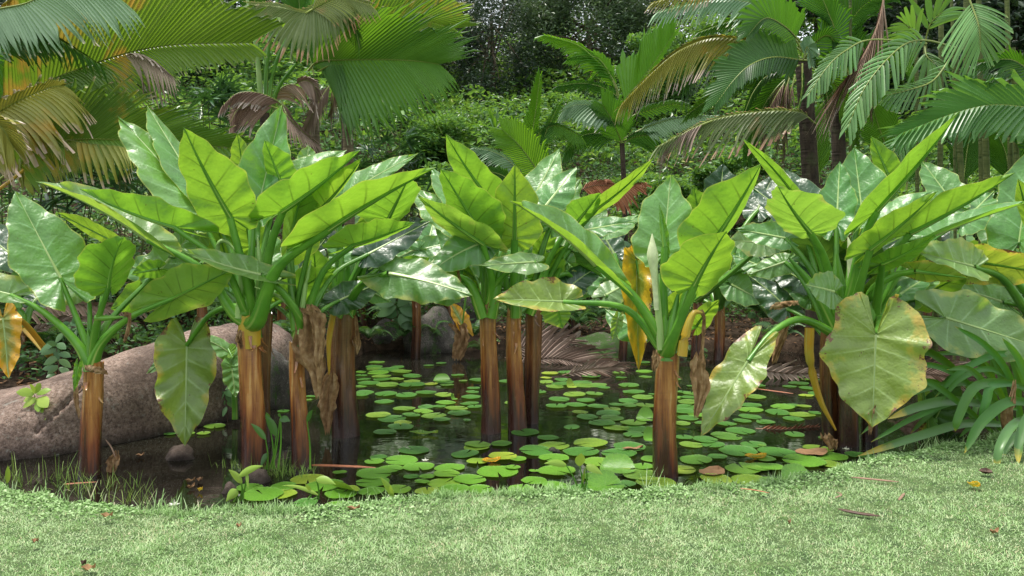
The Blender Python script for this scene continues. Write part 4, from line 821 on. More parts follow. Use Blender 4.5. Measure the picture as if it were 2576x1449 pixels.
frond(L1, [(-120, 120, 8.3), (-30, 66, 8.2), (40, 62, 8.2), (120, 84, 8.1), (255, 165, 8.0)], left=(60, 30, 12, .3, .1), right=(75, 40, 14, .5, -.1), n=26, mat='palmdk', split=.4, seed=17)
frond(L1, [(-100, 190, 8.6), (-20, 110, 8.5), (60, 100, 8.4), (140, 110, 8.3)], left=(70, 40, 20, .1, .1), right=(80, 50, 20, .2, -.1), n=26, mat='palmdk', split=.8, seed=18)
frond(L1, [(-60, 360, 9.6), (30, 200, 9.6), (90, 120, 9.6), (170, 60, 9.6)], left=(110, 50, 20, .1, .2), right=(110, 50, 20, .2, .1), n=34, mat='palmdk', split=.96, seed=19)
stem(L1, [(-60, 520, 8.2), (45, 440, 8.1), (58, 425, 8.1)], .02, 'stalky')
frond(L1, [(48, 400, 8.1), (52, 430, 8.1), (58, 470, 8.1)], left=(26, 20, 8, .2, 0), right=(26, 20, 8, .2, 0), n=8, mat='palmy', split=.8, seed=20)

# two ringed-trunk palms
Q1 = palm(786, 11.2, 'palm with shorter ringed trunk, left of the pair, dead fronds hanging round it', trunk_=(786, 200), wid=24, group='palms with ringed trunks')
Q2 = palm(870, 10.6, 'palm with taller ringed trunk and a broad green frond reaching right', trunk_=(868, 165), wid=27, group='palms with ringed trunks')
Q3 = palm(664, 10.2, 'palm with pale upright frond stalks, left of the ringed trunks', trunk_=(664, 285), wid=26, mat='barkdk', group='palms with ringed trunks')
tk = palm(857, 11.8, 'thin black tree stem tucked behind the taller ringed trunk', 'tree_stem', trunk_=(857, 120), wid=12, mat='barkdk', cat='tree stem')
frond(Q2, [(775, 178, 10.4), (800, 155, 10.3), (860, 151, 10.1), (974, 150, 10), (1050, 154, 9.95), (1104, 162, 9.9)], left=(225, 48, 22, .02, .25), right=(172, 72, 26, .22, -.2), n=52, mat='palm', prof=[.75, 1, .98, .9, .78, .6, .38], split=.82, rr=.02, seed=31, label='broad green frond reaching right, its lower side drooping')
frond(Q2, [(800, 180, 10.3), (830, 165, 10.2), (862, 163, 10.1)], right=(130, 85, 70, .2, -.2), n=12, mat='palm', split=.5, seed=32)
frond(Q2, [(840, 150, 11.2), (900, 90, 11.1), (980, 58, 11), (1060, 52, 10.9), (1142, 72, 10.9)], left=(150, 50, 22, 0, .2), right=(70, 45, 18, .2, -.2), n=40, mat='palmo', split=.96, prof=[.8, 1, 1, .9, .7, .45], seed=33, label='frond with yellow patches behind')
frond(Q2, [(840, 170, 11.3), (850, 90, 11.3), (880, 20, 11.3), (930, -40, 11.3)], left=(110, 45, 20, 0, .2), right=(110, 45, 20, .05, .2), n=36, mat='palmdk', split=.96, seed=34)
frond(Q1, [(790, 190, 11), (770, 110, 11), (755, 40, 11), (750, -30, 11)], left=(90, 40, 20, .05, .2), right=(90, 40, 20, .05, .2), n=30, mat='palmdk', split=.96, seed=35)
frond(Q1, [(960, -70, 10), (880, -30, 9.8), (815, 10, 9.6), (765, 32, 9.5), (700, 18, 9.5), (625, 10, 9.5)], left=(122, 78, 32, .22, -.3), right=(40, 40, 20, 0, .2), n=44, mat='palmbr', split=.62, prof=[.4, .6, .75, .85, .8, .6, .45], seed=36, label='faded frond with pinkish-brown drooping tips')
frond(Q1, [(768, 34, 9.5), (810, 10, 9.5), (860, -8, 9.5), (930, 10, 9.5)], right=(75, 50, 20, .4, -.2), left=(40, 40, 20, .1, 0), n=24, mat='palmbr', split=.6, seed=37)
frond(Q1, [(800, 50, 10), (850, 45, 9.9), (890, 70, 9.8), (905, 120, 9.7)], right=(50, 40, 10, .5, -.2), left=(40, 35, 12, .2, 0), n=16, mat='palm', split=.3, seed=38)
frond(Q3, [(712, 268, 10), (690, 250, 9.9), (645, 233, 9.7), (595, 236, 9.6), (558, 268, 9.5)], left=(50, 45, 14, .4, -.1), n=20, mat='palmdead', split=.8, seed=41)
frond(Q3, [(705, 275, 10), (650, 262, 9.8), (600, 275, 9.7), (580, 308, 9.6)], left=(100, 52, 14, .30, -.1), right=(30, 40, 15, .1, 0), n=26, mat='palmdead', split=.7, seed=42, label='dead brown frond curling down to grey tips')
frond(Q1, [(690, 268, 10.8), (702, 228, 10.7), (730, 212, 10.6), (752, 218, 10.6)], right=(75, 60, 15, .5, -.1), n=14, mat='palmdead', split=.5, seed=43)
frond(Q1, [(735, 215, 11), (765, 202, 10.8), (790, 215, 10.7), (800, 250, 10.7)], right=(55, 45, 15, .5, -.1), left=(30, 40, 15, .2, 0), n=14, mat='palmgrey', split=.6, seed=44)
frond(Q1, [(705, 245, 10.8), (722, 288, 10.6), (755, 325, 10.5), (800, 362, 10.4)], left=(48, 22, 8, .1, 0), right=(60, 24, 8, .35, 0), n=18, mat='palmgrey', split=.5, seed=45, label='dead grey frond hanging below')
frond(Q1, [(838, 205, 11), (815, 235, 10.9), (790, 280, 10.8), (765, 335, 10.8)], left=(60, 28, 10, .3, 0), right=(62, 26, 10, .2, 0), n=22, mat='palmgrey', split=.6, seed=46)
frond(Q1, [(835, 215, 10.95), (838, 250, 10.9), (830, 290, 10.9)], left=(50, 22, 10, .4, 0), right=(40, 22, 10, .4, 0), n=14, mat='palmdead', split=.3, seed=47)
frond(Q3, [(690, 300, 10), (700, 340, 10), (720, 375, 9.9)], left=(40, 25, 10, .5, 0), right=(30, 25, 10, .4, 0), n=12, mat='palmdead', split=.4, seed=48)
for a in ([(664, 285), (650, 200), (642, 40)], [(668, 285), (672, 150), (700, -20)], [(672, 285), (690, 170), (735, 70)], [(660, 285), (648, 150), (620, -10)], [(676, 285), (700, 220), (745, 160)]): stem(Q3, a, .032, 'stalkp' if a[1][0] < 660 else 'stalk')
frond(Q3, [(642, 60, 10.3), (640, 0, 10.3), (650, -60, 10.3)], left=(70, 40, 20, .2, 0), right=(60, 40, 20, .2, 0), n=20, mat='palmdk', split=.8, seed=49)
# palm on the slope in the gap, hanging frond tip from above
# young bright palm on the slope
Y1 = palm(1566, 13, 'young palm with bright undivided fronds on the slope at centre right', trunk_=(1563, 360), wid=13, mat='barkdk', group='young palms on the slope')
frond(Y1, [(1563, 360), (1560, 260), (1540, 197), (1482, 135), (1440, 108), (1370, 88)], left=(60, 45, 20, .25, -.2), right=(20, 30, 15, 0, .2), n=26, mat='palmb', split=.96, start=.45, seed=51)
frond(Y1, [(1563, 360), (1560, 260), (1542, 205), (1518, 162), (1490, 142), (1430, 148)], left=(42, 40, 20, .3, -.2), right=(36, 35, 15, .0, .2), n=24, mat='palmb', split=.96, start=.4, seed=52)
frond(Y1, [(1563, 360), (1568, 262), (1605, 210), (1650, 150), (1697, 80)], left=(118, 42, 24, 0, .1), right=(34, 30, 18, 0, .2), n=30, mat='palmb', split=.96, start=.28, prof=[.6, .9, 1, 1, .85, .65], seed=53, label='broad bright upright frond', pleat=.3)
frond(Y1, [(1560, 300), (1545, 215), (1512, 180), (1478, 208)], left=(30, 40, 15, .3, 0), right=(22, 35, 15, .1, 0), n=16, mat='palmb', split=.96, start=.3, seed=54)
frond(Y1, [(1563, 350), (1575, 275), (1530, 228), (1470, 210), (1402, 216)], left=(42, 38, 18, .2, -.1), right=(26, 30, 18, 0, 0), n=22, mat='palmdk', split=.96, start=.35, seed=55)
frond(Y1, [(1563, 350, 12.9), (1568, 290, 12.7), (1510, 270, 12.5), (1450, 264, 12.5), (1415, 280, 12.5)], left=(58, 60, 25, .25, -.3), right=(26, 40, 20, 0, 0), n=22, mat='palmp', split=.96, start=.3, seed=56, label='pale frond with sky sheen in its colour')
frond(Y1, [(1563, 360, 12.8), (1556, 340, 12.7), (1538, 300, 12.5), (1514, 262, 12.4)], left=(66, 48, 26, .0, 0), right=(82, 50, 26, .0, 0), n=24, mat='palmdk', split=.96, start=.05, prof=[.7, 1, 1, .85, .55], seed=57, pleat=.3)
frond(Y1, [(1563, 352), (1620, 322), (1700, 298), (1805, 292)], right=(48, 70, 40, .2, -.2), left=(16, 30, 20, 0, 0), n=28, mat='palmp', split=.6, start=.3, seed=58)
frond(Y1, [(1563, 365), (1595, 345), (1640, 340), (1655, 345)], right=(70, 55, 35, .1, -.1), left=(20, 40, 20, 0, 0), n=18, mat='palmdk', split=.96, seed=59)
frond(Y1, [(1563, 360), (1520, 338), (1465, 342), (1420, 385)], left=(55, 50, 20, .3, -.1), right=(30, 40, 15, .1, 0), n=22, mat='palmdk', split=.8, seed=60)
frond(Y1, [(1563, 362), (1580, 300), (1640, 275), (1700, 262), (1760, 280)], right=(30, 40, 20, .2, 0), left=(26, 40, 20, 0, 0), n=22, mat='palm', split=.96, start=.35, seed=61)
Y2 = palm(1338, 12.4, 'young palm low on the slope left of the bright young palm', trunk_=(1338, 440), wid=10, mat='barkdk', group='young palms on the slope')
frond(Y2, [(1342, 450), (1338, 350), (1348, 270), (1358, 190)], left=(55, 32, 16, 0, 0), right=(36, 28, 15, 0, 0), n=26, mat='palmb', split=.96, seed=62)
frond(Y2, [(1335, 430), (1345, 350), (1395, 316), (1462, 342)], right=(62, 65, 30, .35, -.2), left=(20, 30, 20, 0, 0), n=24, mat='palm', split=.6, start=.25, seed=63)
frond(Y2, [(1335, 430), (1325, 350), (1285, 322), (1243, 345)], left=(55, 60, 30, .3, -.2), right=(20, 30, 15, 0, 0), n=22, mat='palm', split=.6, start=.25, seed=64)
frond(Y2, [(1372, 470, 12.2), (1345, 420, 12.1), (1305, 365, 12), (1262, 325, 12)], left=(80, 50, 28, 0, 0), right=(75, 50, 28, .0, 0), n=28, mat='palmb', split=.96, start=.05, seed=65, pleat=.3)
frond(Y2, [(1330, 470, 12), (1285, 410, 11.9), (1240, 382, 11.8), (1190, 372, 11.8)], left=(50, 55, 25, .3, -.1), right=(22, 30, 20, 0, 0), n=22, mat='palmp', split=.45, seed=66)
frond(Y2, [(1342, 440), (1370, 340), (1405, 262)], left=(28, 28, 18, 0, 0), right=(34, 28, 18, 0, 0), n=18, mat='palm', split=.96, seed=67)
frond(Y2, [(1300, 470, 11.9), (1260, 440, 11.8), (1215, 430, 11.8)], left=(30, 50, 25, .2, 0), right=(30, 45, 25, .0, 0), n=16, mat='palmdk', split=.7, seed=68)

# right-hand palm, dark trunk
Rp = palm(2050, 11, 'large palm at the right with broad dark fronds and a yellow arched one', trunk_=(2018, 150), wid=40, mat='barkdk', group='palms at the right')
Rp2 = palm(2112, 11.3, 'second dark palm trunk at the right with brown fibres hanging', trunk_=(2100, 200), wid=34, mat='barkdk', group='palms at the right')
frond(Rp, [(2010, 140, 10.8), (1918, 112, 10.5), (1804, 96, 10.2), (1718, 123, 10), (1646, 178, 9.9), (1563, 262, 9.8)], left=(105, 38, 14, .40, -.2), right=(50, 28, 10, .25, .2), n=46, mat='palmy', split=.45, rr=.014, seed=71, label='long arched frond turning yellow')
frond(Rp, [(2010, 145, 10.9), (1930, 105, 10.7), (1850, 100, 10.6), (1770, 140, 10.5), (1720, 220, 10.4)], left=(110, 35, 14, .45, -.1), right=(60, 30, 10, .2, .2), n=40, mat='palmdk', split=.3, seed=72)
frond(Rp, [(2020, 130, 10.6), (1960, 45, 10.4), (1880, 6, 10.2), (1770, 4, 10), (1652, 32, 9.9)], left=(70, 50, 20, .35, -.3), right=(36, 30, 15, 0, .2), n=40, mat='palmp', split=.5, seed=73)
frond(Rp, [(1830, -60, 9.6), (1760, -30, 9.5), (1640, 8, 9.4)], left=(55, 30, 12, .4, 0), right=(30, 25, 12, .1, 0), n=22, mat='palmy', split=.3, seed=74)
frond(Rp, [(2018, 152, 10.4), (1947, 144, 10.1), (1890, 162, 9.9), (1847, 200, 9.8), (1800, 262, 9.7)], right=(92, 80, 20, .05, .35), left=(58, 55, 20, .1, -.4), n=36, mat='palmdk', split=.96, prof=[1, 1, 1, .9, .75, .6], seed=75, label='broad dark frond with a pale fringe', pleat=.2, start=.03)
frond(Rp, [(2016, 110, 10.3), (1975, 68, 10), (1925, 46, 9.8), (1880, 90, 9.7)], right=(80, 70, 18, .05, .3), left=(40, 50, 15, .25, -.2), n=28, mat='palmdk', split=.96, seed=76, pleat=.2)
frond(Rp, [(2016, 130, 10.7), (1940, 72, 10.5), (1860, 50, 10.4), (1755, 82, 10.3)], left=(55, 40, 15, .3, -.1), right=(40, 35, 15, 0, .2), n=30, mat='palm', split=.5, seed=77)
frond(Rp, [(2030, 150, 10.6), (2095, 90, 10.4), (2082, 30, 10.3), (2050, -40, 10.2)], left=(95, 50, 24, 0, .1), right=(60, 40, 20, 0, .1), n=32, mat='palmdk', split=.96, seed=78)
frond(Rp, [(2022, 150, 10.3), (2058, 100, 10.1), (2088, 92, 10), (2106, 128, 10)], right=(50, 60, 20, .1, 0), left=(30, 40, 20, 0, 0), n=20, mat='palmdk', split=.96, seed=79)
frond(Rp, [(2017, 150, 10.2), (2052, 162, 10), (2078, 225, 9.9), (2084, 318, 9.9)], left=(42, 26, 10, .0, 0), right=(40, 26, 10, .1, 0), n=14, mat='palm', split=.96, seed=80, pleat=.6)
frond(Rp, [(2020, 150, 10.1), (2030, 118, 10.1), (2040, 160, 10)], left=(40, 30, 12, .2, 0), right=(30, 30, 12, .2, 0), n=12, mat='palmp', split=.96, seed=81)
frond(Rp, [(2018, 160, 10.3), (2016, 240, 10.1), (1990, 325, 10)], left=(14, 20, 8, 0, 0), right=(14, 20, 8, 0, 0), n=8, mat='palm', split=.96, seed=82)
frond(Rp, [(2010, 165, 10.8), (1900, 185, 10.6), (1820, 225, 10.5), (1725, 290, 10.4)], left=(60, 35, 16, .1, 0), right=(46, 35, 16, .0, 0), n=28, mat='palm', split=.96, seed=83, start=.25)
frond(Rp, [(2010, 165, 10.8), (1935, 188, 10.6), (1896, 230, 10.5), (1870, 290, 10.4)], left=(36, 30, 14, .1, 0), right=(26, 30, 14, 0, 0), n=18, mat='palmdk', split=.96, seed=84)
frond(Rp, [(2052, 312, 10.3), (2004, 282, 10), (1890, 284, 9.7), (1775, 308, 9.5), (1655, 368, 9.3)], left=(105, 36, 14, .35, -.2), right=(24, 25, 12, .0, .1), n=40, mat='palmbr', split=.35, ragged=.4, seed=85, label='lowest frond with long drooping faded leaflets and dry tips')
frond(Rp, [(1790, 304, 9.5), (1730, 330, 9.4), (1690, 360, 9.35), (1660, 395, 9.3)], left=(60, 25, 10, .5, -.2), right=(26, 25, 10, .2, 0), n=20, mat='palmgrey', split=.3, ragged=.5, seed=86)
for a, b, s in (((1990, 185), (1960, 300), 87), ((1985, 190), (1925, 300), 88), ((2000, 190), (1975, 320), 89)):
    frond(Rp, [(a[0], a[1], 10.9), ((a[0]+b[0])/2-5, (a[1]+b[1])/2, 10.8), (b[0], b[1], 10.8), (b[0]-6, b[1]+85, 10.8)], left=(55, 20, 6, .2, 0), right=(55, 20, 6, .2, 0), n=18, mat='palmdead', split=.25, seed=s)
frond(Rp2, [(2060, 460, 12), (2055, 370, 12), (2050, 280, 12)], left=(60, 40, 20, 0, 0), right=(60, 40, 20, 0, 0), n=24, mat='palm', split=.96, seed=90)
frond(Rp2, [(2240, 400, 11.5), (2210, 320, 11.4), (2185, 235, 11.3)], left=(80, 45, 22, 0, 0), right=(90, 45, 22, 0, 0), n=30, mat='palmdk', split=.96, seed=91)
frond(Rp2, [(2420, 480, 11), (2430, 390, 11), (2445, 310, 11)], left=(75, 40, 22, 0, 0), right=(75, 40, 22, 0, 0), n=26, mat='palmdk', split=.96, seed=92)
frond(Rp2, [(2280, 480, 11), (2290, 400, 11), (2330, 330, 11)], left=(60, 40, 22, 0, 0), right=(60, 40, 22, 0, 0), n=24, mat='palmdk', split=.96, seed=93)
frond(Rp2, [(2540, 480, 11), (2530, 390, 11), (2500, 320, 11)], left=(75, 40, 22, 0, 0), right=(75, 40, 22, 0, 0), n=26, mat='palmdk', split=.96, seed=94)
frond(Rp2, [(2230, -60, 9.7), (2212, 50, 9.6), (2172, 140, 9.5), (2120, 215, 9.5), (2096, 280, 9.5)], left=(150, 11, 5, .1, 0), right=(150, 11, 5, .15, 0), n=26, mat='palmdead', split=.3, rr=.02, rmat='twig', seed=95, label='dead brown frond hanging in a long bundle')
frond(Rp2, [(2170, 120, 9.8), (2185, 200, 9.8), (2192, 300, 9.8)], left=(50, 10, 5, .2, 0), right=(50, 10, 5, .2, 0), n=14, mat='palmdead', split=.3, rr=.012, rmat='twig', seed=96)
frond(Rp2, [(2140, 210, 10.9), (2118, 110, 10.8), (2160, 25, 10.7), (2240, -30, 10.6)], left=(95, 45, 22, 0, 0), right=(110, 45, 22, .1, 0), n=30, mat='palmdk', split=.96, seed=97)
frond(Rp2, [(2130, 220, 10.9), (2165, 150, 10.8), (2230, 130, 10.8), (2290, 160, 10.8)], left=(70, 45, 22, 0, 0), right=(90, 50, 22, .2, 0), n=26, mat='palmdk', split=.96, seed=98)
frond(Rp2, [(2400, 360, 10.9), (2440, 260, 10.8), (2520, 210, 10.8)], left=(95, 45, 22, 0, 0), right=(95, 45, 22, .1, 0), n=26, mat='palmdk', split=.96, seed=99)
frond(Rp, [(2010, 170, 11.1), (1950, 225, 11), (1905, 300, 11), (1880, 400, 11)], left=(60, 35, 18, 0, 0), right=(60, 35, 18, 0, 0), n=26, mat='palmdk', split=.96, seed=100)
frond(Rp, [(2030, 165, 11.1), (2090, 200, 11), (2130, 270, 11), (2150, 360, 11)], left=(60, 35, 18, 0, 0), right=(60, 35, 18, 0, 0), n=26, mat='palm', split=.96, seed=120)
# feather palms on the right: leaflets are separate pieces
S1 = palm(2420, 9.3, 'feather-leaved palm in front at the right, arching toward the water', trunk_=(2400, 120), wid=14, mat='cane', group='feather palms at the right')
M['palmf'] = palm_mat('feather_palm_leaflet', (.06, .18, .035), (.15, .31, .09), (.25, .48, .04), (.35, .36, .12), tf=.28, tipw=1.02, rough=.36)
frond(S1, [(2400, 120, 9.3), (2330, 102, 9.1), (2275, 112, 8.9), (2215, 167, 8.7), (2168, 233, 8.6), (2132, 322, 8.5)], left=(92, 48, 22, .12, -.2), right=(74, 45, 22, .22, .15), n=20, mat='palmf', sep=9, start=.2, seed=101, label='long feather frond hanging diagonally')
frond(S1, [(2330, 110, 9.6), (2192, 100, 9.3), (2128, 127, 9.1), (2082, 167, 9), (2030, 242, 8.9)], left=(66, 50, 22, .15, -.2), right=(52, 45, 22, .2, .1), n=17, mat='palmf', sep=7, start=.3, seed=102)
frond(S1, [(2425, -30, 9), (2446, 20, 8.9), (2462, 70, 8.8), (2466, 128, 8.8)], left=(86, 62, 20, .22, 0), right=(118, 66, 22, .15, 0), n=20, mat='palmf', sep=6, start=.25, seed=103, label='feather frond hanging at the top right')
frond(S1, [(2330, 290, 8.9), (2285, 330, 8.8), (2245, 385, 8.7), (2215, 455, 8.7)], left=(62, 45, 22, .15, 0), right=(58, 45, 22, .1, 0), n=14, mat='palmf', sep=7, seed=104)
frond(S1, [(2400, 130, 9.5), (2350, 200, 9.4), (2290, 225, 9.3), (2230, 240, 9.3)], left=(60, 50, 22, .25, 0), right=(50, 45, 22, .1, 0), n=15, mat='palmf', sep=5, seed=105)
S2 = palm(2700, 8.6, 'palm at the right edge whose broad pleated frond reaches in', trunk_=(2700, 250), wid=22, mat='cane', group='feather palms at the right')
frond(S2, [(2700, 290, 8.6), (2575, 270, 8.45), (2482, 266, 8.35), (2382, 292, 8.2), (2262, 338, 8.1)], left=(125, 45, 22, .15, -.3), right=(165, 40, 16, .12, .25), n=26, mat='palmf', split=.78, prof=[.8, .9, 1, .85, .75, .5], rr=.013, seed=106, label='broad pleated frond with split ends')
frond(S2, [(2700, 200, 9.5), (2600, 180, 9.4), (2540, 150, 9.3), (2465, 158, 9.3)], left=(70, 45, 20, .2, 0), right=(50, 40, 20, 0, 0), n=24, mat='palmdk', split=.6, seed=107)
frond(S2, [(2640, 420, 9.2), (2600, 330, 9.2), (2560, 300, 9.2)], left=(90, 45, 20, .1, 0), right=(80, 40, 20, 0, 0), n=22, mat='palmdk', split=.96, seed=108)
S3 = palm(2300, 9.8, 'lance-leaved palm in the shade behind the hanging feather frond', trunk_=(2325, 110), wid=9, mat='cane', group='feather palms at the right')
frond(S3, [(2325, 110, 9.8), (2300, 80, 9.7), (2275, 60, 9.6)], left=(90, 60, 10, .1, 0), right=(90, 50, 10, .1, 0), n=5, mat='palmf', sep=8, start=.3, taper=1.3, seed=109)
frond(S3, [(2325, 110, 9.8), (2340, 60, 9.7), (2370, 30, 9.6)], left=(110, 60, 10, .1, 0), right=(110, 60, 10, .25, 0), n=5, mat='palmf', sep=8, start=.3, taper=1.3, seed=110)
frond(S3, [(2325, 115, 9.8), (2330, 140, 9.7), (2350, 160, 9.6)], left=(80, 60, 10, .3, 0), right=(80, 60, 10, .3, 0), n=5, mat='palm', sep=7, start=.3, taper=1.3, seed=111)
for k, (x0, x1, y, wdt, yy) in enumerate(((2122, 2134, -260, 7, 10.3), (2398, 2384, -240, 7, 10), (2462, 2453, -230, 12, 9.9), (2480, 2470, 200, 15, 9.6), (2538, 2522, -260, 11, 9.5), (2552, 2545, 120, 13, 9.4), (2300, 2294, -240, 9, 10.5), (2350, 2362, -250, 12, 10.8), (2410, 2428, -250, 14, 11.2))):
    pp = palm(x0, yy, 'green ringed cane '+('behind the hanging dead bundle', 'right of the feather frond base', 'behind the top right feather frond', 'lower right, thick and yellowish', 'tall at the right edge', 'thick and pale at the right edge, lower down', 'thin in the shade left of the feather palm', 'in deep shade at the back right', 'thickest in deep shade at the back right')[k], 'palm_cane', 'canes at the right', trunk_=(x1, y), wid=wdt, mat='cane', cat='palm cane')

# fan palms in the shade
def fan_mesh(nm, mat, nl=9, L=.30, w=.022, arc=4.2, seed=0):
    r = np.random.default_rng(seed); g = MB()
    for k in range(nl):
        a = (k/(nl-1)-.5)*arc; d = np.array([math.sin(a), math.cos(a), 0]); s = np.array([d[1], -d[0], 0]); q = np.linspace(0, 1, 5)[:, None]; l = L*r.uniform(.85, 1.1)
        c = d*q*l+np.array([0, 0, -1])*q**2*l*r.uniform(.1, .45); ww = w*np.array([.35, 1, 1, .75, .12])[:, None]
        g.grid(np.stack([c-s*ww+[0, 0, .004], c-[0, 0, .005], c+s*ww+[0, 0, .004]], 1), None, r.uniform(.2, 1))
    g.add([[0, 0, 0], [.004, -.25, -.14], [-.004, -.25, -.14]], [[0, 1, 2]], None, .3)
    f = [np.concatenate(g.f4), np.concatenate(g.f3)]
    return mesh(nm, np.concatenate(g.v), f, M[mat], None, np.concatenate(g.t), True)
FAN = [fan_mesh('leaf_fan', 'fan', seed=k) for k in range(3)]; FANB = [fan_mesh('leaf_fan', 'fanb', 11, seed=9)]
def fan_palm(x, row, Y, n, spread, high, label, meshes=FAN, scale=1., seed=0):
    c = P(x, row, Y); z = float(ground_z(c[0], Y)); t = thing('fan_palm', (c[0], Y, z), label, 'fan palm', 'small fan palms in the shade'); r = np.random.default_rng(seed)
    g = MB()
    for k in range(n):
        q = np.array([r.normal()*spread, r.uniform(-.5, .5)*spread, c[2]-z+r.uniform(-1, 1)*high]); o = link('leaf_fan', meshes[k % len(meshes)], t, q)
        o.rotation_euler = (R(r.uniform(-10, 75)), R(r.uniform(-25, 25)), math.atan2(q[1], q[0])-math.pi/2+r.uniform(-1., 1.) if r.random() < .5 else R(180+r.uniform(-70, 70))); s = scale*r.uniform(.7, 1.2); o.scale = (s, s, s)
        if k % 3 == 0: g.tube([[q[0]*.4, q[1]*.4, -.1], [q[0]*.7, q[1]*.6, q[2]*.5], q], .008, 5)
    g.build('stem', M['cane'], t)
for k, a in enumerate(((300, 455, 10.2, 26, .55, .38, 'fan palm in deep shade under the stained left fronds'), (160, 450, 10.5, 22, .5, .45, 'fan palm in deep shade left of the others under the stained fronds'), (430, 430, 10.8, 24, .5, .5, 'fan palm between the stained fronds and the first giant arum leaves'),
                       (560, 440, 11.2, 20, .45, .5, 'fan palm behind the tallest giant arum leaves'), (20, 250, 10.5, 22, .4, .8, 'fan palm at the left edge between two fronds'), (560, 230, 12.5, 22, .5, .4, 'fan palm seen between the large frond and the dead brown frond'),
                       (60, 560, 10, 16, .5, .4, 'low fan palm at the left edge behind the pale arum leaf'), (450, 330, 11.8, 20, .6, .5, 'fan palm high in the shade behind the second stained frond'), (925, 400, 13, 30, .45, .75, 'fan palm just right of the taller ringed trunk'))): fan_palm(*a, seed=k)
fan_palm(945, 275, 14, 7, .22, .15, 'bright lime fan palm beside the taller ringed trunk', FANB, 1.5, seed=20)
fan_palm(1000, 440, 13.2, 18, .5, .5, 'fan palm on the slope right of the ringed trunks, low down', seed=21)
# strappy rosettes on the slope
def rosette(x, row, Y, n, L, label, name='strap_rosette', cat='plant', mat='palmb', w=.03, group='strap-leaved rosettes on the slope', seed=0):
    c = P(x, row, Y); t = thing(name, tuple(c), label, cat, group); r = np.random.default_rng(seed)
    for k in range(n):
        a = r.uniform(0, 6.28); el = r.uniform(.5, 1.4); d = np.array([math.cos(a)*math.cos(el), math.sin(a)*math.cos(el), math.sin(el)]); q = np.linspace(0, 1, 7)[:, None]; l = L*r.uniform(.7, 1.1)
        cc = d*q*l-np.array([0, 0, 1])*q**2.4*l*.45*(1.3-el*.6); s = nrm(np.cross(d, [0, 0, 1])); ww = w*np.array([.5, .9, 1, 1, .8, .5, .06])[:, None]
        g = MB(); g.grid(np.stack([cc-s*ww+[0, 0, .012], cc, cc+s*ww+[0, 0, .012]], 1), np.stack(np.broadcast_arrays(.5, q+np.zeros((1, 3))), -1), r.random()); g.build('leaf', M[mat], t)
rosette(1245, 330, 17, 11, .75, 'bright strap-leaved rosette on the slope below the dark trees', mat='palm', seed=1)
rosette(1330, 335, 17, 9, .6, 'smaller strap-leaved rosette right of the other on the slope', mat='palm', seed=2)
rosette(1010, 250, 20, 8, .7, 'strap-leaved rosette high behind the broad right-reaching frond', mat='palmdk', seed=3)
# ---------------------------------------------------------------- lily pads
def pad_mesh(seed, curl=0.):
    r = np.random.default_rng(seed); n = 56; g0 = .10; th = np.linspace(g0, 2*math.pi-g0, n); rings = [0, .35, .7, .93, 1.]
    ph = r.uniform(0, 6, 4); v = []; uv = []; ser = np.where(np.arange(n) % 2 == 0, 1., .955); rim = 1+.03*np.sin(2*th+ph[0])+.02*np.sin(5*th+ph[1])
    for i, q in enumerate(rings):
        rad = q*rim*(ser if i == 4 else 1); z = .004+.012*q*q*np.sin(3*th+ph[2])+.010*q**2*np.sin(5*th+ph[3])+(.03*q**6 if i == 4 else .012*q**6)
        y = rad*np.sin(th); x = rad*np.cos(th)
        if curl: k = np.clip(y+.25, 0, 2); z = z+curl*k**1.6; y = y-curl*.45*k**1.8
        v.append(np.stack([x, y, z], -1)); uv.append(np.stack([th/6.283, np.full(n, q)], -1))
    v = np.array(v); return v, np.array(uv)
def make_pad(name, seed, mat, curl=0.):
    v, uv = pad_mesh(seed, curl); g = MB(); g.grid(v, uv); f = np.concatenate(g.f4)[:, ::-1]
    return mesh(name, v.reshape(-1, 3), f, M[mat], uv.reshape(-1, 2))
PAD = [make_pad('lily_pad', k, 'pad') for k in range(5)]; PADB = [make_pad('lily_pad', k+5, 'padb') for k in range(4)]
CURL = [make_pad('lily_pad', 20, 'padb', .55), make_pad('lily_pad', 21, 'padb', .9)]
R2 = '920,330,120 900,368,130 1075,370,110 800,403,80 905,384,130 1010,388,160 1105,405,160 930,412,165 805,430,90 1185,434,150 955,442,150 1062,458,130 820,460,110 960,464,140 1185,475,130 860,492,170 1000,505,170 1185,505,200 800,512,90 1410,462,110 1435,485,140 1450,506,110 1310,358,80 1405,341,80 1570,472,70 830,558,140 800,582,120 990,575,175 1290,563,165 1430,575,150 1640,560,100 1650,528,100 1630,598,150 975,628,150 1125,685,170 1290,668,120 1390,665,100 1270,700,150 1440,640,160 1520,683,180 1620,645,150 1660,672,120 930,735,190 1180,735,145 1350,735,190 1035,760,215 1410,770,140 1540,718,180 1115,790,140 1100,822,200 1600,772,60 430,590,110 405,615,60 215,700,90 1200,998,235 1680,960,200 1670,978,200 1585,1028,210 1105,1073,255 1020,1140,200 1235,1123,240 1470,1128,240 895,1180,270 1445,1180,210 1870,1048,215 1830,1158,320 400,1215,260 520,1270,300 220,1275,200 60,1340,300 640,1170,110 890,1240,260 1180,1195,120 1300,1195,120 1260,1235,120 1430,1245,260 1620,1225,250 880,1310,200 1500,1300,250 1700,1290,200 -40,1280,200 200,1330,230 1080,1300,200 1300,1310,190'
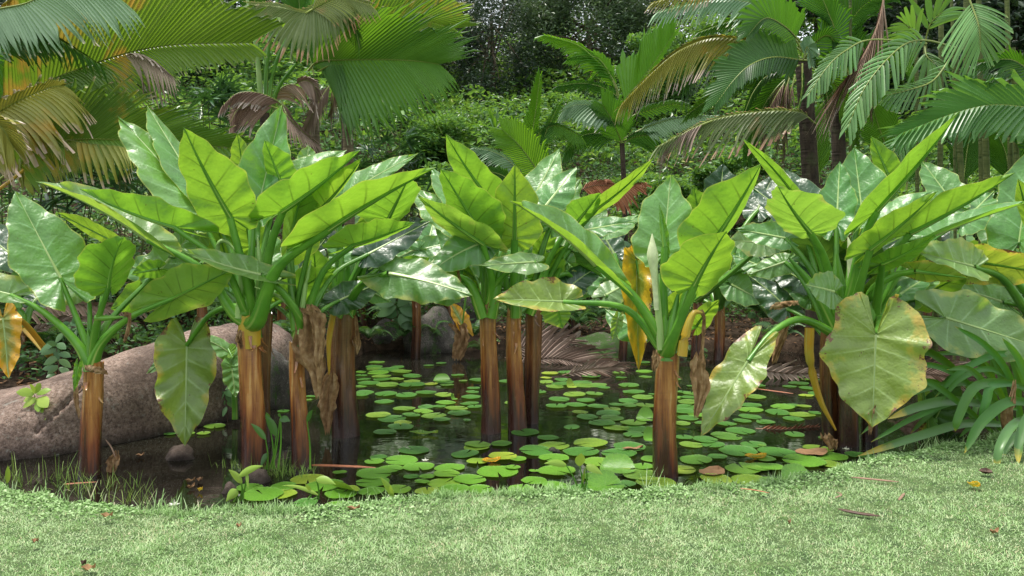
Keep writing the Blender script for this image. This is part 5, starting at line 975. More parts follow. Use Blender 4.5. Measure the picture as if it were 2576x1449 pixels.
R3 = '300,415,130 420,410,120 270,450,90 610,440,150 820,412,100 395,462,120 540,482,160 400,495,190 270,485,110 335,520,140 560,505,180 655,505,150 705,525,100 485,573,175 635,570,140 370,612,160 570,617,140 495,658,170 660,665,160 770,688,130 740,720,190 580,748,170 770,755,180 800,657,110 890,630,150 900,660,120 1020,655,150 1000,595,160 1075,572,70 930,560,170 895,507,165 730,315,170 1010,335,100 1010,400,130 1020,440,100 690,795,210 800,830,200 930,795,200 950,838,220 930,880,160 1360,515,60 1300,555,100 1370,570,130 1290,597,100 1350,600,140 1340,635,160 1330,670,190 1310,700,180 1340,755,160 1300,793,120 1855,598,150 1815,655,160 1815,693,190 1810,748,170 1750,778,140 1630,795,160 1920,785,130 1735,850,220 1630,890,240 1310,905,140 1470,920,190 1530,955,180 1835,955,190 1720,1000,300 195,1008,260 330,970,240 605,945,260 535,1015,290 330,1060,230 820,1025,270 900,975,250 350,1150,300 180,1160,80 660,1090,230 60,1065,130 20,1130,120 1000,1120,180 620,1195,180 340,1270,210 180,1230,200 1400,1070,250 1760,1140,280 1890,1130,220 1920,1065,160 1940,1000,100 1810,1230,290 1010,1190,350 1100,1250,300 450,1340,200 80,1300,200 560,1290,220 860,1260,180'
R4 = '130,1020,310 530,1045,240 320,1085,330 60,1068,100 70,1130,200 160,673,180 220,655,130 320,665,110 120,715,190 300,728,200 410,718,110 240,760,160 50,785,110 10,605,40 0,965,60 60,1230,150 1110,1075,250 940,1130,330 520,1105,180 1000,1160,240'
pads = [(641+a/3, 802+b/3, c/3) for a, b, c in [tuple(map(float, q.split(','))) for q in R2.split()]]
pads += [(1283+a/3, 802+b/3, c/3) for a, b, c in [tuple(map(float, q.split(','))) for q in R3.split()]]
pads += [(1915+a/3, 802+b/3, c/3) for a, b, c in [tuple(map(float, q.split(','))) for q in R4.split()]]
pads = [p for p in pads if not (1640 < p[0] < 1716 and 1180 < p[1] < 1205)]
pads += [(470, 1093, 40), (540, 1075, 52), (512, 1093, 34), (427, 1094, 30)]
lanes = [(0, 600, 'by the boulder'), (600, 752, 'between the two front-left trunks'), (752, 866, 'left of the stout dark trunk'), (866, 990, 'just right of the stout dark trunk'), (990, 1110, 'in open water left of the three trunks'), (1110, 1225, 'close left of the three trunks'), (1225, 1345, 'in front of the three trunks'), (1345, 1440, 'close right of the three trunks'), (1440, 1560, 'between the three trunks and scarred trunk'), (1560, 1680, 'just left of the scarred trunk'), (1680, 1790, 'just right of the scarred trunk'), (1790, 1930, 'right of the yellow-edged hanging leaf'), (1930, 2070, 'left of the dark striped trunks'), (2070, 2600, 'in front of the dark striped trunks')]
ORD = 'nearest,second,third,fourth,fifth,sixth,seventh,eighth,ninth,tenth,eleventh,twelfth,thirteenth,fourteenth,fifteenth,sixteenth,seventeenth,eighteenth,nineteenth,twentieth,twenty-first,twenty-second,twenty-third,twenty-fourth,twenty-fifth,twenty-sixth,twenty-seventh,twenty-eighth,twenty-ninth,thirtieth'.split(',')
r = np.random.default_rng(5); pl_ = []
for x, y, wd in pads:
    Yd = H*FOC/(y-HY); rad = wd/2*Yd/FOC; X = (x-CX)/FOC*Yd
    if Yd-rad*.5 < float(lawn_edge(X)): continue
    pl_.append([X, Yd, rad, x, y])
# fill behind the bank edge and between
for k in range(330):
    x = r.uniform(760, 2250) if k < 90 else r.uniform(900, 2080); Yd = r.uniform(5.2, 6.4) if k < 90 else r.uniform(5.9, 10.2); X = (x-CX)/FOC*Yd; rad = r.uniform(.07, .13)
    if Yd-rad*.6 < float(lawn_edge(X)) or any((X-q[0])**2+(Yd-q[1])**2 < (rad+q[2])**2*.75 for q in pl_): continue
    if (k < 90 and Yd > float(lawn_edge(X))+.75) or (k >= 90 and (len(pl_) > 262 or vnoise(X, Yd, 1.3, 3) < .42)): continue
    pl_.append([X, Yd, rad, x, HY+H*FOC/Yd])
cnt = {}
for i, (X, Yd, rad, x, y) in enumerate(sorted(pl_, key=lambda q: q[1])):
    bright = (y > 1150 and r.random() < .75) or r.random() < .12; lane = next((l[2] for l in lanes if l[0] <= x < l[1]), lanes[-1][2]); k = cnt.get(lane, 0); cnt[lane] = k+1
    o = link('lily_pad', (PADB if bright else PAD)[i % (4 if bright else 5)], None, (X, Yd, .004+.0013*(i % 9)))
    o.scale = (rad, rad, rad*.8+.02); o.rotation_euler = (R(r.normal()*1.6), R(r.normal()*1.6), r.uniform(0, 6.28))
    tag(o, ('lime green' if bright else 'green')+' lily pad '+lane+', '+ORD[min(k, 29)]+' from the bank', 'lily pad', 'lily pads floating on the pond')
for x, y, wd, m, rz, lab in ((868, 1232, 74, 0, 2.6, 'lily pad curled up on edge among the bright pads right of the grass tuft'), (1553, 1178, 88, 0, -.2, 'large lily pad with its back edge curled up in front of the scarred trunk'), (1522, 1222, 94, 0, .3, 'large curled lily pad nearest the grass bank left of the scarred trunk'), (1636, 1106, 46, 1, .5, 'lily pad folded upright against the left side of the scarred trunk'), (1622, 1055, 46, 1, -.4, 'shiny folded lily pad left of the scarred trunk'), (1111, 957, 42, 0, 0, 'domed pale lily pad far out left of the three trunks'), (1436, 974, 32, 1, .8, 'yellow-green folded lily pad beyond the three trunks'), (2005, 1202, 84, 0, .2, 'smooth curled lily pad at the edge of the grass, right of the scarred trunk'), (1140, 1006, 22, 1, 1.2, 'small yellowish folded lily pad in open water')):
    Yd = H*FOC/(y+wd*.1-HY); rad = wd/2*Yd/FOC; o = link('lily_pad', CURL[m], None, ((x-CX)/FOC*Yd, Yd, .02)); o.scale = (rad,)*3; o.rotation_euler = (0, 0, rz); tag(o, lab, 'lily pad', 'curled lily pads')
# ---------------------------------------------------------------- boulders and rocks
def boulder():
    us = np.linspace(-260, 738, 170); top = np.interp(us, [-260, -100, 0, 100, 200, 330, 430, 500, 560, 640, 690, 720, 738], [1010, 985, 972, 936, 895, 860, 832, 815, 808, 812, 835, 870, 930])
    base = np.interp(us, [-260, 0, 200, 430, 600, 700, 738], [1180, 1166, 1150, 1102, 1062, 1030, 1005]); k = 60; ph = np.linspace(0, math.pi, k); v = []
    for j, (x, t, b) in enumerate(zip(us, top, base)):
        Yb = H*FOC/(b-HY); dep = 1.9 if x < 640 else 1.9*math.sqrt(max(.02, (738-x)/98)); Yt = Yb+dep*.42; zt = H-(t-HY)/FOC*Yt
        for a in ph:
            q = (1-math.cos(a))/2; yy = Yb+dep*q**1.1 if q < .5 else Yb+dep*(.5**1.1)+(q-.5)*dep*1.1
            zz = max(zt, .02)*math.sin(a)**.72-.03-(.3 if a in (0,) else 0)
            X_ = (x-CX)/FOC*(Yb+dep*.25)
            v.append([X_, yy, zz])
    v = np.array(v).reshape(len(us), k, 3); n = np.array([[mnoise.noise(Vector((p*1.6).tolist()))*.055+mnoise.noise(Vector((p*7).tolist()))*.012 for p in row] for row in v]); v[..., 2] += n*(v[..., 2] > -.1); v[..., 1] += n*.6
    # crack running down to the left of the first trunk
    for i in range(len(us)):
        for j in range(k):
            sx = CX+v[i, j, 0]/v[i, j, 1]*FOC; sy = HY+(H-v[i, j, 2])/v[i, j, 1]*FOC
            ln = np.interp(sx, [60, 120, 205, 260], [1110, 1055, 975, 950]); d = abs(sy-ln)
            if 90 < sx < 240 and d < 8 and v[i, j, 2] > .02: v[i, j, 1] += .07*(1-d/8); v[i, j, 2] -= .05*(1-d/8)
    g = MB(); g.grid(v); return g
bo = boulder().build('boulder', M['granite']); tag(bo, 'long low pinkish granite boulder at the left water edge', 'boulder')
def rock(x, y, w, h, Y, label, mat='rock', seed=0, dz=.0, name='rock'):
    """rock whose base sits at row y"""
    Yd = Y or H*FOC/(y-HY); c = P(x, y, Yd); pm = Yd/FOC; import bmesh
    bm = bmesh.new(); bmesh.ops.create_icosphere(bm, subdivisions=4, radius=1)
    for q in bm.verts:
        p = q.co.copy(); n1 = mnoise.noise(p*1.1+Vector((seed, 0, 0))); n2 = mnoise.noise(p*3+Vector((0, seed, 0))); q.co = p*(1+.35*n1+.12*n2); q.co.z = max(q.co.z, -.35)
    me = bpy.data.meshes.new(name); bm.to_mesh(me); bm.free(); me.materials.append(M[mat]); me.polygons.foreach_set('use_smooth', [True]*len(me.polygons))
    o = link(name, me, None, (c[0], Yd+w*pm*.3, c[2]+dz)); o.scale = (w/2*pm, w/2*pm*.8, h*pm); tag(o, label, 'rock', 'rocks round the pond')
rock(1085, 900, 150, 125, 12.2, 'large grey speckled rock at the back behind the slim dark trunk', 'rock', 3)
rock(1165, 880, 150, 160, 13, 'tall shaded rock at the back, behind the yellow and brown leaf', 'rock', 5)
rock(950, 895, 150, 80, 12.6, 'dark low rock at the back left of the slim dark trunk', 'rock', 7)
rock(690, 1010, 110, 120, 8.2, 'lichen-covered grey rock between the boulder and the trunks', 'rock', 9)
rock(1495, 910, 210, 60, 11.6, 'long mossy rock behind the fallen dead frond', 'mossrock', 11)
rock(1430, 855, 70, 30, 13, 'rounded grey rock in the ferns behind the fallen dead frond', 'rock', 13)
rock(443, 1158, 72, 32, None, 'small brown rock showing above the water below the hanging leaf', 'granite', 15)
rock(643, 1215, 62, 32, None, 'small pinkish rock at the bank beside the grass tuft', 'granite', 17)
rock(572, 1242, 34, 22, None, 'smallest pinkish rock at the bank edge by the arrow-shaped leaves', 'granite', 19)
rock(1395, 1140, 30, 12, None, 'small pale stone half sunk in front of the three trunks', 'rock', 21)
rock(1310, 885, 130, 40, 12.6, 'dark low rock at the back behind the three trunks', 'mossrock', 23)
rock(2260, 930, 150, 50, 11, 'dark rock in the shade behind the right-hand clump', 'mossrock', 25)

# ---------------------------------------------------------------- fallen fronds, sticks
def fallen(pts, left, right, n, mat, label, rr=.008, split=.3, seed=1, name='fallen_frond', rmat='twig'):
    q = [(a, b, H*FOC/(b-HY)-0) if c is None else (a, b, c) for a, b, c in pts]; p0 = P(*q[0]); t = thing(name, tuple(p0), label, 'palm frond', 'fallen palm fronds'); pl = dict(obj=t, off=p0, Y=q[0][2])
    frond(pl, q, left=left, right=right, n=n, mat=mat, split=split, ragged=.7, rr=rr, rmat=rmat, seed=seed, start=.1, name='midrib')
fallen([(1275, 925, 11.2), (1380, 900, 11.1), (1470, 915, 10.9), (1570, 938, 10.6)], (110, 50, 15, .1, .5), (45, 40, 15, .05, -.5), 26, 'palmgrey', 'dead greyish-pink palm frond fallen across the water behind the three trunks', seed=3)
fallen([(1270, 900, 11.6), (1320, 870, 11.6), (1400, 860, 11.6), (1490, 880, 11.6)], (80, 50, 15, .2, .3), (70, 45, 15, .3, -.3), 20, 'palmgrey', 'dead grey frond lying against the mossy rock', seed=4)
fallen([(1410, 945, 10.2), (1470, 930, 10.1), (1520, 925, 10.1), (1572, 922, 10)], (40, 40, 15, .0, .4), (50, 40, 15, .0, -.4), 18, 'palmgrey', 'dead frond tip floating flat on the water right of the three trunks', seed=6)
fallen([(1900, 1078, None), (1980, 1080, None), (2060, 1075, None)], (24, 40, 20, 0, .5), (28, 50, 25, 0, -.4), 13, 'palmrust', 'small rusty dead frond floating left of the dark striped trunks', seed=7)
fallen([(1900, 930, 10), (2000, 940, 9.8), (2080, 935, 9.6)], (60, 50, 20, .2, .4), (40, 50, 25, .1, -.3), 12, 'palmgrey', 'brown dead frond at the back water edge right of the slim trunks', seed=8)
fallen([(2230, 960, 8.6), (2320, 940, 8.5), (2430, 955, 8.4)], (90, 45, 20, .2, .4), (70, 45, 15, .1, -.3), 24, 'palmdead', 'brown dead frond lying behind the strap-leaved plant', seed=9)
fallen([(60, 850, 9.2), (130, 815, 9.2), (230, 800, 9.3), (330, 810, 9.4)], (60, 45, 15, .5, .4), (80, 45, 15, .4, -.3), 22, 'palmgrey', 'dead grey frond on the bank behind the boulder', seed=10)
fallen([(20, 780, 9.6), (120, 760, 9.6), (260, 770, 9.6), (400, 760, 9.7)], (70, 45, 15, .4, .4), (80, 45, 15, .4, -.3), 22, 'palmdead', 'brown dead frond higher on the bank behind the boulder', seed=12)
fallen([(1452, 480, 9.5), (1500, 466, 9.5), (1560, 470, 9.5), (1615, 460, 9.4)], (50, 50, 15, .55, .2), (46, 60, 15, .35, -.3), 26, 'palmrust', 'rust-coloured dead frond caught on the leaves at centre right', seed=13, split=.85)
def stick(pts, r0, mat, label, name='stick', z=None, cat='stick', group='sticks and pods'):
    q = np.array([P(a, b, H*FOC/(b-HY) if c is None else c) for a, b, c in pts]);
    if z is not None: q = np.array([[(a-CX)/FOC*(H-z)*FOC/(b-HY), (H-z)*FOC/(b-HY), z] for a, b, c in pts])
    g = MB(); n = 10; c = curve(q, n); g.tube(c, r0*np.interp(np.linspace(0, 1, n), [0, .15, .8, 1], [.3, 1, .9, .25]), 7, flat=.6); o = g.build(name, M[mat], None, None)
    off = c.mean(0); o.data.transform(__import__('mathutils').Matrix.Translation([-float(k) for k in off])); o.location = off; tag(o, label, cat, group); return o
stick([(775, 1170, None), (850, 1172, None), (945, 1176, None)], .016, 'redstick', 'red-brown frond stalk floating right of the two front-left trunks')
stick([(915, 865, 12.4), (950, 835, 12.5), (980, 810, 12.6)], .016, 'twig', 'pale bare branch slanting over the back bank')
stick([(160, 1218, None), (200, 1215, None), (245, 1212, None)], .008, 'redstick', 'purplish thin stick lying in the shallow water at left')
stick([(1905, 978, None), (1950, 984, None), (1995, 990, None)], .01, 'redstick', 'brown stick floating left of the dark striped trunks')
stick([(265, 1105, 5.95), (280, 1125, 5.9), (290, 1150, 5.85)], .006, 'twig', 'thin stalk leaning from the first trunk to a shrivelled leaf')
stick([(2108, 1280, None), (2160, 1291, None), (2213, 1298, None)], .014, 'twigd', 'dark curved seed pod lying on the lawn at the right', 'seed_pod', .15, 'seed pod')
stick([(2100, 1252, None), (2116, 1244, None), (2104, 1238, None)], .006, 'twig', 'pale bent twig on the lawn above the dark pod', z=.14)
stick([(2260, 1258, None), (2268, 1248, None), (2275, 1240, None)], .009, 'twig', 'short pale brown stick on the lawn right of the bent twig', z=.14)
stick([(2140, 1200, None), (2200, 1206, None), (2260, 1212, None)], .010, 'twig', 'long thin faded stick near the grass edge at right', z=.13)
stick([(1860, 1228, None), (1900, 1233, None), (1935, 1240, None)], .005, 'redstick', 'thin reddish stick at the grass edge right of the scarred trunk', z=.14)
# fallen leaves on the lawn
def lawn_leaf(x, y, L, w, rot, mat, label, z=.15, name='fallen_leaf'):
    Yd = (H-z)*FOC/(y-HY); pm = Yd/FOC; q = np.linspace(-1, 1, 9)[:, None]; s = np.linspace(-1, 1, 5)[None]; ww = np.sqrt(np.clip(1-q**2, 0, 1))
    v = np.stack([q*L/2*pm+0*s, s*ww*w/2*pm, .02*q**2*.6+.012*np.abs(s)+.006*np.sin(q*5+s*3)], -1); g = MB(); g.grid(v, np.stack(np.broadcast_arrays((q+1)/2, np.abs(s)), -1)); o = g.build(name, M[mat]); o.location = ((x-CX)/FOC*Yd, Yd, z); o.rotation_euler = (0, 0, rot); tag(o, label, 'fallen leaf', 'fallen leaves')
for a in ((222, 1432, 34, 26, .2, 'dry', 'reddish-brown fallen leaf on the lawn at bottom left'), (210, 1420, 20, 12, -.5, 'twigd', 'small dark fallen leaf above the reddish one at bottom left'), (268, 1299, 30, 18, .1, 'dry', 'curled brown fallen leaf near the bank at left'), (88, 1364, 18, 12, 0, 'litter', 'tan fallen leaf on the lawn at far left'),
          (2449, 1222, 22, 36, .3, 'leafyy', 'round yellow fallen leaf on the lawn at right'), (2478, 1190, 26, 34, .9, 'twigd', 'curled purplish fallen leaf near the strap leaves'), (2500, 1340, 26, 14, .2, 'litter', 'pale fallen leaf on the lawn at lower right'), (600, 1325, 14, 14, .4, 'litter', 'pinkish fallen leaf on the lawn below the arrow leaves'), (1985, 1316, 8, 9, 0, 'litter', 'tiny pink petal on the lawn below the scarred trunk side'), (888, 1281, 34, 12, .1, 'litter', 'tan leaf scraps at the bank under the curled pad')): lawn_leaf(*a)
for a in ((478, 1211, 24, 14, .4, 'dry', 'floating brown leaf below the small brown rock'), (480, 1226, 22, 12, .9, 'dry', 'lower floating brown leaf near the small brown rock'), (502, 1209, 14, 22, 0, 'litter', 'round brown leaf floating left of the tallest arum'), (503, 1234, 13, 16, 0, 'leafyy', 'small round yellow leaf floating left of the tallest arum'), (623, 1168, 14, 18, 0, 'leafyy', 'tiny yellow leaf floating against the tallest arum trunk'), (352, 1147, 20, 14, .5, 'litter', 'crumpled grey leaf floating behind the first trunk'), (1065, 1090, 74, 26, -.05, 'leafp', 'pale pointed leaf floating in open water left of the three trunks'), (1590, 1130, 60, 16, .3, 'litter', 'tan leaf scrap floating left of the scarred trunk'), (2040, 1140, 90, 60, .3, 'litter', 'sunken brown leaf below the dark striped trunks'), (1790, 1190, 80, 60, .9, 'litter', 'sunken pale brown leaf right of the scarred trunk'), (1900, 1150, 60, 40, .2, 'leafyy', 'yellowed rotting pad right of the scarred trunk'), (1235, 1160, 50, 34, .3, 'leafyy', 'yellow rotting pad in front of the three trunks')): lawn_leaf(*a[:6], a[6], z=.012)
dl = thing('dead_arum_leaf', tuple(P(280, 1180, 5.9)), 'shrivelled tan leaf standing in the water at the foot of the first trunk', 'dead leaf'); dp = dict(obj=dl, off=P(280, 1180, 5.9), Y=5.95)
dead_leaf(dp, [(290, 1140), (283, 1160), (276, 1192)], [6, 34, 20], seed=71, dy=-.02, name='blade')
dl = thing('dead_arum_leaf', tuple(P(1150, 900, 11.3)), 'hanging leaf, yellow above and brown below, over the far water', 'dead leaf'); dp = dict(obj=dl, off=P(1150, 900, 11.3), Y=11.4, crown=P(1180, 760, 11.4))
leaf(dp, 1162, 815, 1132, 760, 14, 22, 'T', 'leafyy', 0, 0, lobe=2.2, stalk='none'); dead_leaf(dp, [(1150, 815), (1162, 845), (1155, 880), (1148, 905)], [44, 36, 34, 22], seed=73, name='dry_half')
stem(dp, [(1172, 740), (1166, 790), (1163, 815)], .016, 'stalk', 'leaf_stalk')

# ---------------------------------------------------------------- ferns
def fern_frond_mesh(seed):
    r = np.random.default_rng(seed); g = MB(); n = 15; L = .38
    for k in range(n):
        t = (k+1)/(n+1); c = np.array([0, t*L, .16*math.sin(t*2.6)-.10*t*t]); l = .11*math.sin(math.pi*(t*.86+.12))**.8
        for s in (-1, 1):
            d = nrm(np.array([s, .35, -.15])); q = np.linspace(0, 1, 4)[:, None]; cc = c+d*q*l-np.array([0, 0, .25])*q**2*l; w_ = .0115*np.array([.8, 1, .8, .1])[:, None]
            g.grid(np.stack([cc-np.array([0, 1, 0])*w_, cc+np.array([0, 1, .2])*w_], 1), None, r.uniform(.2, 1))
    g.tube([[0, 0, 0], [0, L*.5, .155], [0, L, .0]], .003, 4, tone=.1)
    return mesh('frond', np.concatenate(g.v), np.concatenate(g.f4), M['fern'], None, np.concatenate(g.t), True)
FERN = [fern_frond_mesh(k) for k in range(3)]
def fern(x, y, Y, n, s, label, seed=0):
    c = P(x, y, Y); t = thing('fern', tuple(c), label, 'fern', 'ferns on the banks'); r = np.random.default_rng(seed)
    for k in range(n):
        o = link('frond', FERN[k % 3], t); o.rotation_euler = (R(r.uniform(-5, 40)), R(r.uniform(-15, 15)), k/n*6.28+r.uniform(-.3, .3)); q = s*r.uniform(.75, 1.15); o.scale = (q, q, q)
for k, a in enumerate(((1010, 845, 11.9, 11, 1., 'fern hanging over the water left of the slim dark trunk'), (985, 800, 12.4, 10, 1.1, 'fern above the hanging fern left of the slim dark trunk'), (930, 850, 12.2, 9, .9, 'fern beside the stout dark trunk at the back'), (1090, 840, 12.3, 8, .8, 'small fern at the speckled grey rock'), (1190, 845, 12.3, 9, .9, 'fern between the brown hanging leaf and the three trunks'), (1210, 880, 12, 8, .8, 'low fern at the water edge left of the three trunks'), (1385, 820, 12.6, 10, 1., 'fern just right of the three trunks'), (1460, 815, 12.6, 11, 1.1, 'fern arching over the mossy rock'), (1420, 790, 13, 9, 1., 'fern higher above the mossy rock'), (1500, 800, 12.8, 9, 1., 'fern at the right end of the mossy rock'), (1285, 800, 12.8, 9, 1., 'fern behind the three trunks'),
                                (85, 880, 8.9, 11, 1., 'dark fern behind the boulder at the left edge'), (150, 860, 9, 9, .9, 'fern behind the boulder, right of the dark one'), (560, 790, 9.6, 9, .9, 'fern on top of the bank behind the boulder'), (470, 775, 9.7, 9, .9, 'fern behind the hanging leaf and the boulder'), (1930, 800, 11.8, 9, 1.1, 'bluish fern on the back bank left of the right-hand clump'), (1960, 850, 11.2, 9, 1., 'low fern at the back bank left of the right-hand clump'), (1740, 900, 12, 8, .8, 'small fern at the foot of the slim back trunks'), (2000, 760, 12, 9, 1.1, 'fern high on the bank behind the right-hand clump'), (1640, 850, 12.3, 8, .9, 'small fern behind the yellow hanging leaf'), (720, 840, 10, 8, .8, 'fern by the small trunk behind the boulder'))): fern(*a, seed=k)
# ---------------------------------------------------------------- leafy seedlings, marginal plants
def sprig(x, y, Y, pts, leaves, mat, label, name='seedling', stemmat='twigd', lw=.42, cat='plant', group='small leafy plants'):
    """pts: stem in photo units; leaves: (x,y,dx,dy) base and extent"""
    o0 = P(x, y, Y); t = thing(name, tuple(o0), label, cat, group); g = MB(); g.tube(curve(np.array([P(a, b, Y) for a, b in pts]), 8), np.linspace(.006, .002, 8), 5); g.build('stem', M[stemmat], t, o0)
    r = np.random.default_rng(int(x))
    for a, b, dx, dy in leaves:
        p0 = P(a, b, Y); p1 = P(a+dx, b+dy, Y+r.uniform(-.08, .05)); d = p1-p0; L = np.linalg.norm(d); s = nrm(np.cross(d, [r.uniform(-.4, .4), -1, r.uniform(.2, .9)])); q = np.linspace(0, 1, 7)[:, None]; w_ = L*lw/2*np.sin(np.pi*np.clip(q*.94+.04, 0, 1))**.8
        up = nrm(np.cross(s, d)); c = p0+d*q+np.array([0, 0, 1])*(q*(1-q))*L*.35; gg = MB(); gg.grid(np.stack([c-s*w_-up*w_*.2, c, c+s*w_-up*w_*.2], 1), None, r.random()); gg.build('leaf', M[mat], t, o0)
sprig(90, 1085, 6.45, [(88, 1085), (92, 1050), (90, 1010), (85, 990)], [(85, 992, -44, -6), (83, 992, -24, 18), (86, 990, -10, -24), (88, 990, 14, -26), (92, 992, 36, -12), (90, 1000, -32, 26), (92, 1002, -14, 16), (94, 1002, 26, 22), (93, 1010, 4, 26), (92, 1030, 22, 12), (92, 1040, -8, 16), (94, 1045, 20, 10), (90, 1065, -18, 8), (92, 1068, 20, 8), (90, 1072, -2, 16), (94, 1020, 14, 18)], 'lime', 'lime green seedling growing from the boulder crack at the left', lw=.6)
sprig(145, 970, 7.3, [(147, 968), (148, 930), (143, 885), (138, 860)], [(138, 862, -40, 25), (140, 862, 18, -24), (140, 866, 26, 12), (142, 880, -40, 12), (145, 890, 34, 8), (146, 900, -36, 18), (147, 905, 32, 20), (147, 920, -28, 22), (148, 925, 28, 18), (140, 940, -24, 10), (146, 870, -28, -8), (138, 875, 10, 30), (100, 930, -22, -2), (140, 925, -34, 4)], 'herb', 'grey-green leafy shrub growing on top of the boulder at left', lw=.48)
sprig(570, 1060, 7.6, [(572, 1062), (570, 1020), (562, 985)], [(562, 985, -30, 14), (562, 987, 30, 12), (563, 990, -18, 26), (564, 990, 20, 26), (568, 1010, -26, 18), (568, 1012, 26, 16), (570, 1022, -10, 26), (566, 970, -6, -22), (560, 980, -28, -6), (566, 980, 26, -8)], 'herb', 'small dark leafy plant between the boulder and the tallest arum')
def arrow(x, y, Y, stems, label, mat='lime', name='arrow_leaf_plant', smat='stalk'):
    """thin stems each with a lance leaf: (stem top x,y, leaf dx,dy,width)"""
    o0 = P(x, y, Y); o0[2] = 0; t = thing(name, tuple(o0), label, 'water plant', 'marginal plants at the grass bank')
    for i, (sx, tx, ty, dx, dy, wd) in enumerate(stems):
        g = MB(); b = P(sx, y, Y); tp = P(tx, ty, Y-.03); g.tube(curve(np.array([b, (b+tp)/2+[.01, 0, 0], tp]), 8), np.linspace(.0075, .0035, 8), 6); st = g.build('leaf_stalk', M[smat], t, o0)
        p1 = P(tx+dx, ty+dy, Y-.06); d = p1-tp; L = np.linalg.norm(d); s = nrm(np.cross(d, [.2, -1, .5])); q = np.linspace(0, 1, 8)[:, None]; w_ = wd/2*Y/FOC*np.array([.3, .85, 1, .98, .85, .6, .3, .02])[:, None]; up = nrm(np.cross(s, d))
        c = tp+d*q+np.array([0, 0, 1])*(q*(1-q))*L*.3; gg = MB(); gg.grid(np.stack([c-s*w_-up*w_*.25, c-s*w_*.5-up*w_*.06, c, c+s*w_*.5-up*w_*.06, c+s*w_-up*w_*.25], 1), None, .2+.6*((i*37) % 10)/10); gg.build('leaf_blade', M[mat], st, o0)
arrow(672, 1180, 5.85, [(668, 670, 1140, -16, 40, 12), (672, 668, 1105, -38, -40, 15), (678, 695, 1095, -28, -52, 20), (684, 704, 1052, 26, 8, 18), (690, 676, 1062, -6, -25, 12), (700, 706, 1046, -8, -4, 8), (780, 772, 1060, 14, -30, 12)], 'tall thin arrow-leaved plant in front of the tallest arum', 'fanb')
arrow(1465, 1235, 5.45, [(1455, 1424, 1170, -56, -4, 18), (1462, 1458, 1172, 4, -32, 26), (1470, 1474, 1172, 42, 22, 20), (1462, 1466, 1215, 6, -40, 6)], 'arrow-leaved seedling at the grass edge, between the pads left of the scarred trunk', 'lime')
arrow(590, 1262, 5.25, [(590, 596, 1232, -28, 30, 24), (600, 608, 1215, -34, -34, 16), (612, 600, 1198, 62, -26, 18), (604, 620, 1190, 4, 40, 8)], 'arrow-leaved plant with a red bud at the bank left of the bright pads', 'lime')
arrow(18, 1245, 5.45, [(18, 18, 1215, 2, -44, 13)], 'single upright pale leaf at the far left of the bank', 'lime')
arrow(800, 1255, 5.2, [(800, 795, 1205, 50, 14, 20), (790, 800, 1245, -90, -24, 10), (775, 782, 1236, -16, -20, 8)], 'broad lime leaf on a stem at the bank right of the grass tuft', 'lime')
arrow(975, 1262, 5.1, [(975, 990, 1250, -34, -50, 16), (985, 985, 1250, -4, -30, 10)], 'pointed upright leaf at the bank among the bright pads', 'lime')
# white blossoms
def blossom(x, y, Y, s, label):
    c = P(x, y, Y); t = thing('white_blossom', tuple(c), label, 'flower', 'fallen white blossoms')
    for k in range(5):
        a = k*1.2566+.3; d = np.array([math.cos(a), math.sin(a), .25]); g = MB(); q = np.linspace(0, 1, 5)[:, None]; sd = nrm(np.cross(d, [0, 0, 1])); w_ = s*.28*np.array([.3, .9, 1, .7, .1])[:, None]; cc = d*q*s; g.grid(np.stack([cc-sd*w_, cc-[0, 0, .003], cc+sd*w_], 1)); g.build('petal', M['white'], t)
    g = MB(); g.tube([[0, 0, 0], [0, 0, s*.9]], [s*.14, s*.05], 6); g.build('flower_tube', M['white'], t)
blossom(1069, 1158, 6.27, .030, 'white star-shaped blossom on a lily pad in open water'); blossom(438, 1270, 5.18, .04, 'white blossom caught in the bank grass at left'); blossom(1657, 1232, 5.3, .028, 'white blossom at the grass edge below the scarred trunk'); blossom(2128, 1130, 6.6, .03, 'white blossom floating at the foot of the dark striped trunks')
# ---------------------------------------------------------------- strap-leaved plant at right
SP = thing('strap_leaf_plant', tuple(P(2560, 1080, 7.0)), 'large clump of arching dark green strap leaves at the right bank', 'plant'); SPo = P(2560, 1080, 7.0)
def strap(pts, w, mat='strap', r=0, name='strap_leaf'):
    q = np.array([P(*p) for p in pts]); n = 18; c = curve(q, n); T_ = nrm(np.gradient(c, axis=0)); vw = nrm(c-np.array([0, 0, H])); s = nrm(np.cross(T_, vw)); o = nrm(np.cross(s, T_)); t = np.linspace(0, 1, n)
    wp = w*.66/2*c[n//2, 1]/FOC*np.interp(t, [0, .2, .55, .85, .96, 1], [.45, .8, 1, .75, .3, .02])[:, None]; s = s*math.cos(r)+o*math.sin(r); o2 = nrm(np.cross(s, T_))
    wv = (.12*np.sin(t*22+w)*wp[:, 0])[:, None]
    g = MB(); g.grid(np.stack([c-s*wp-o2*(wp*.35+wv), c-s*wp*.5-o2*wp*.10, c, c+s*wp*.5-o2*wp*.10, c+s*wp-o2*(wp*.35-wv)], 1), np.stack(np.broadcast_arrays(t[:, None]+np.zeros((1, 5)), t[:, None]+np.zeros((1, 5))), -1), .4); return g.build(name, M[mat], SP, SPo)
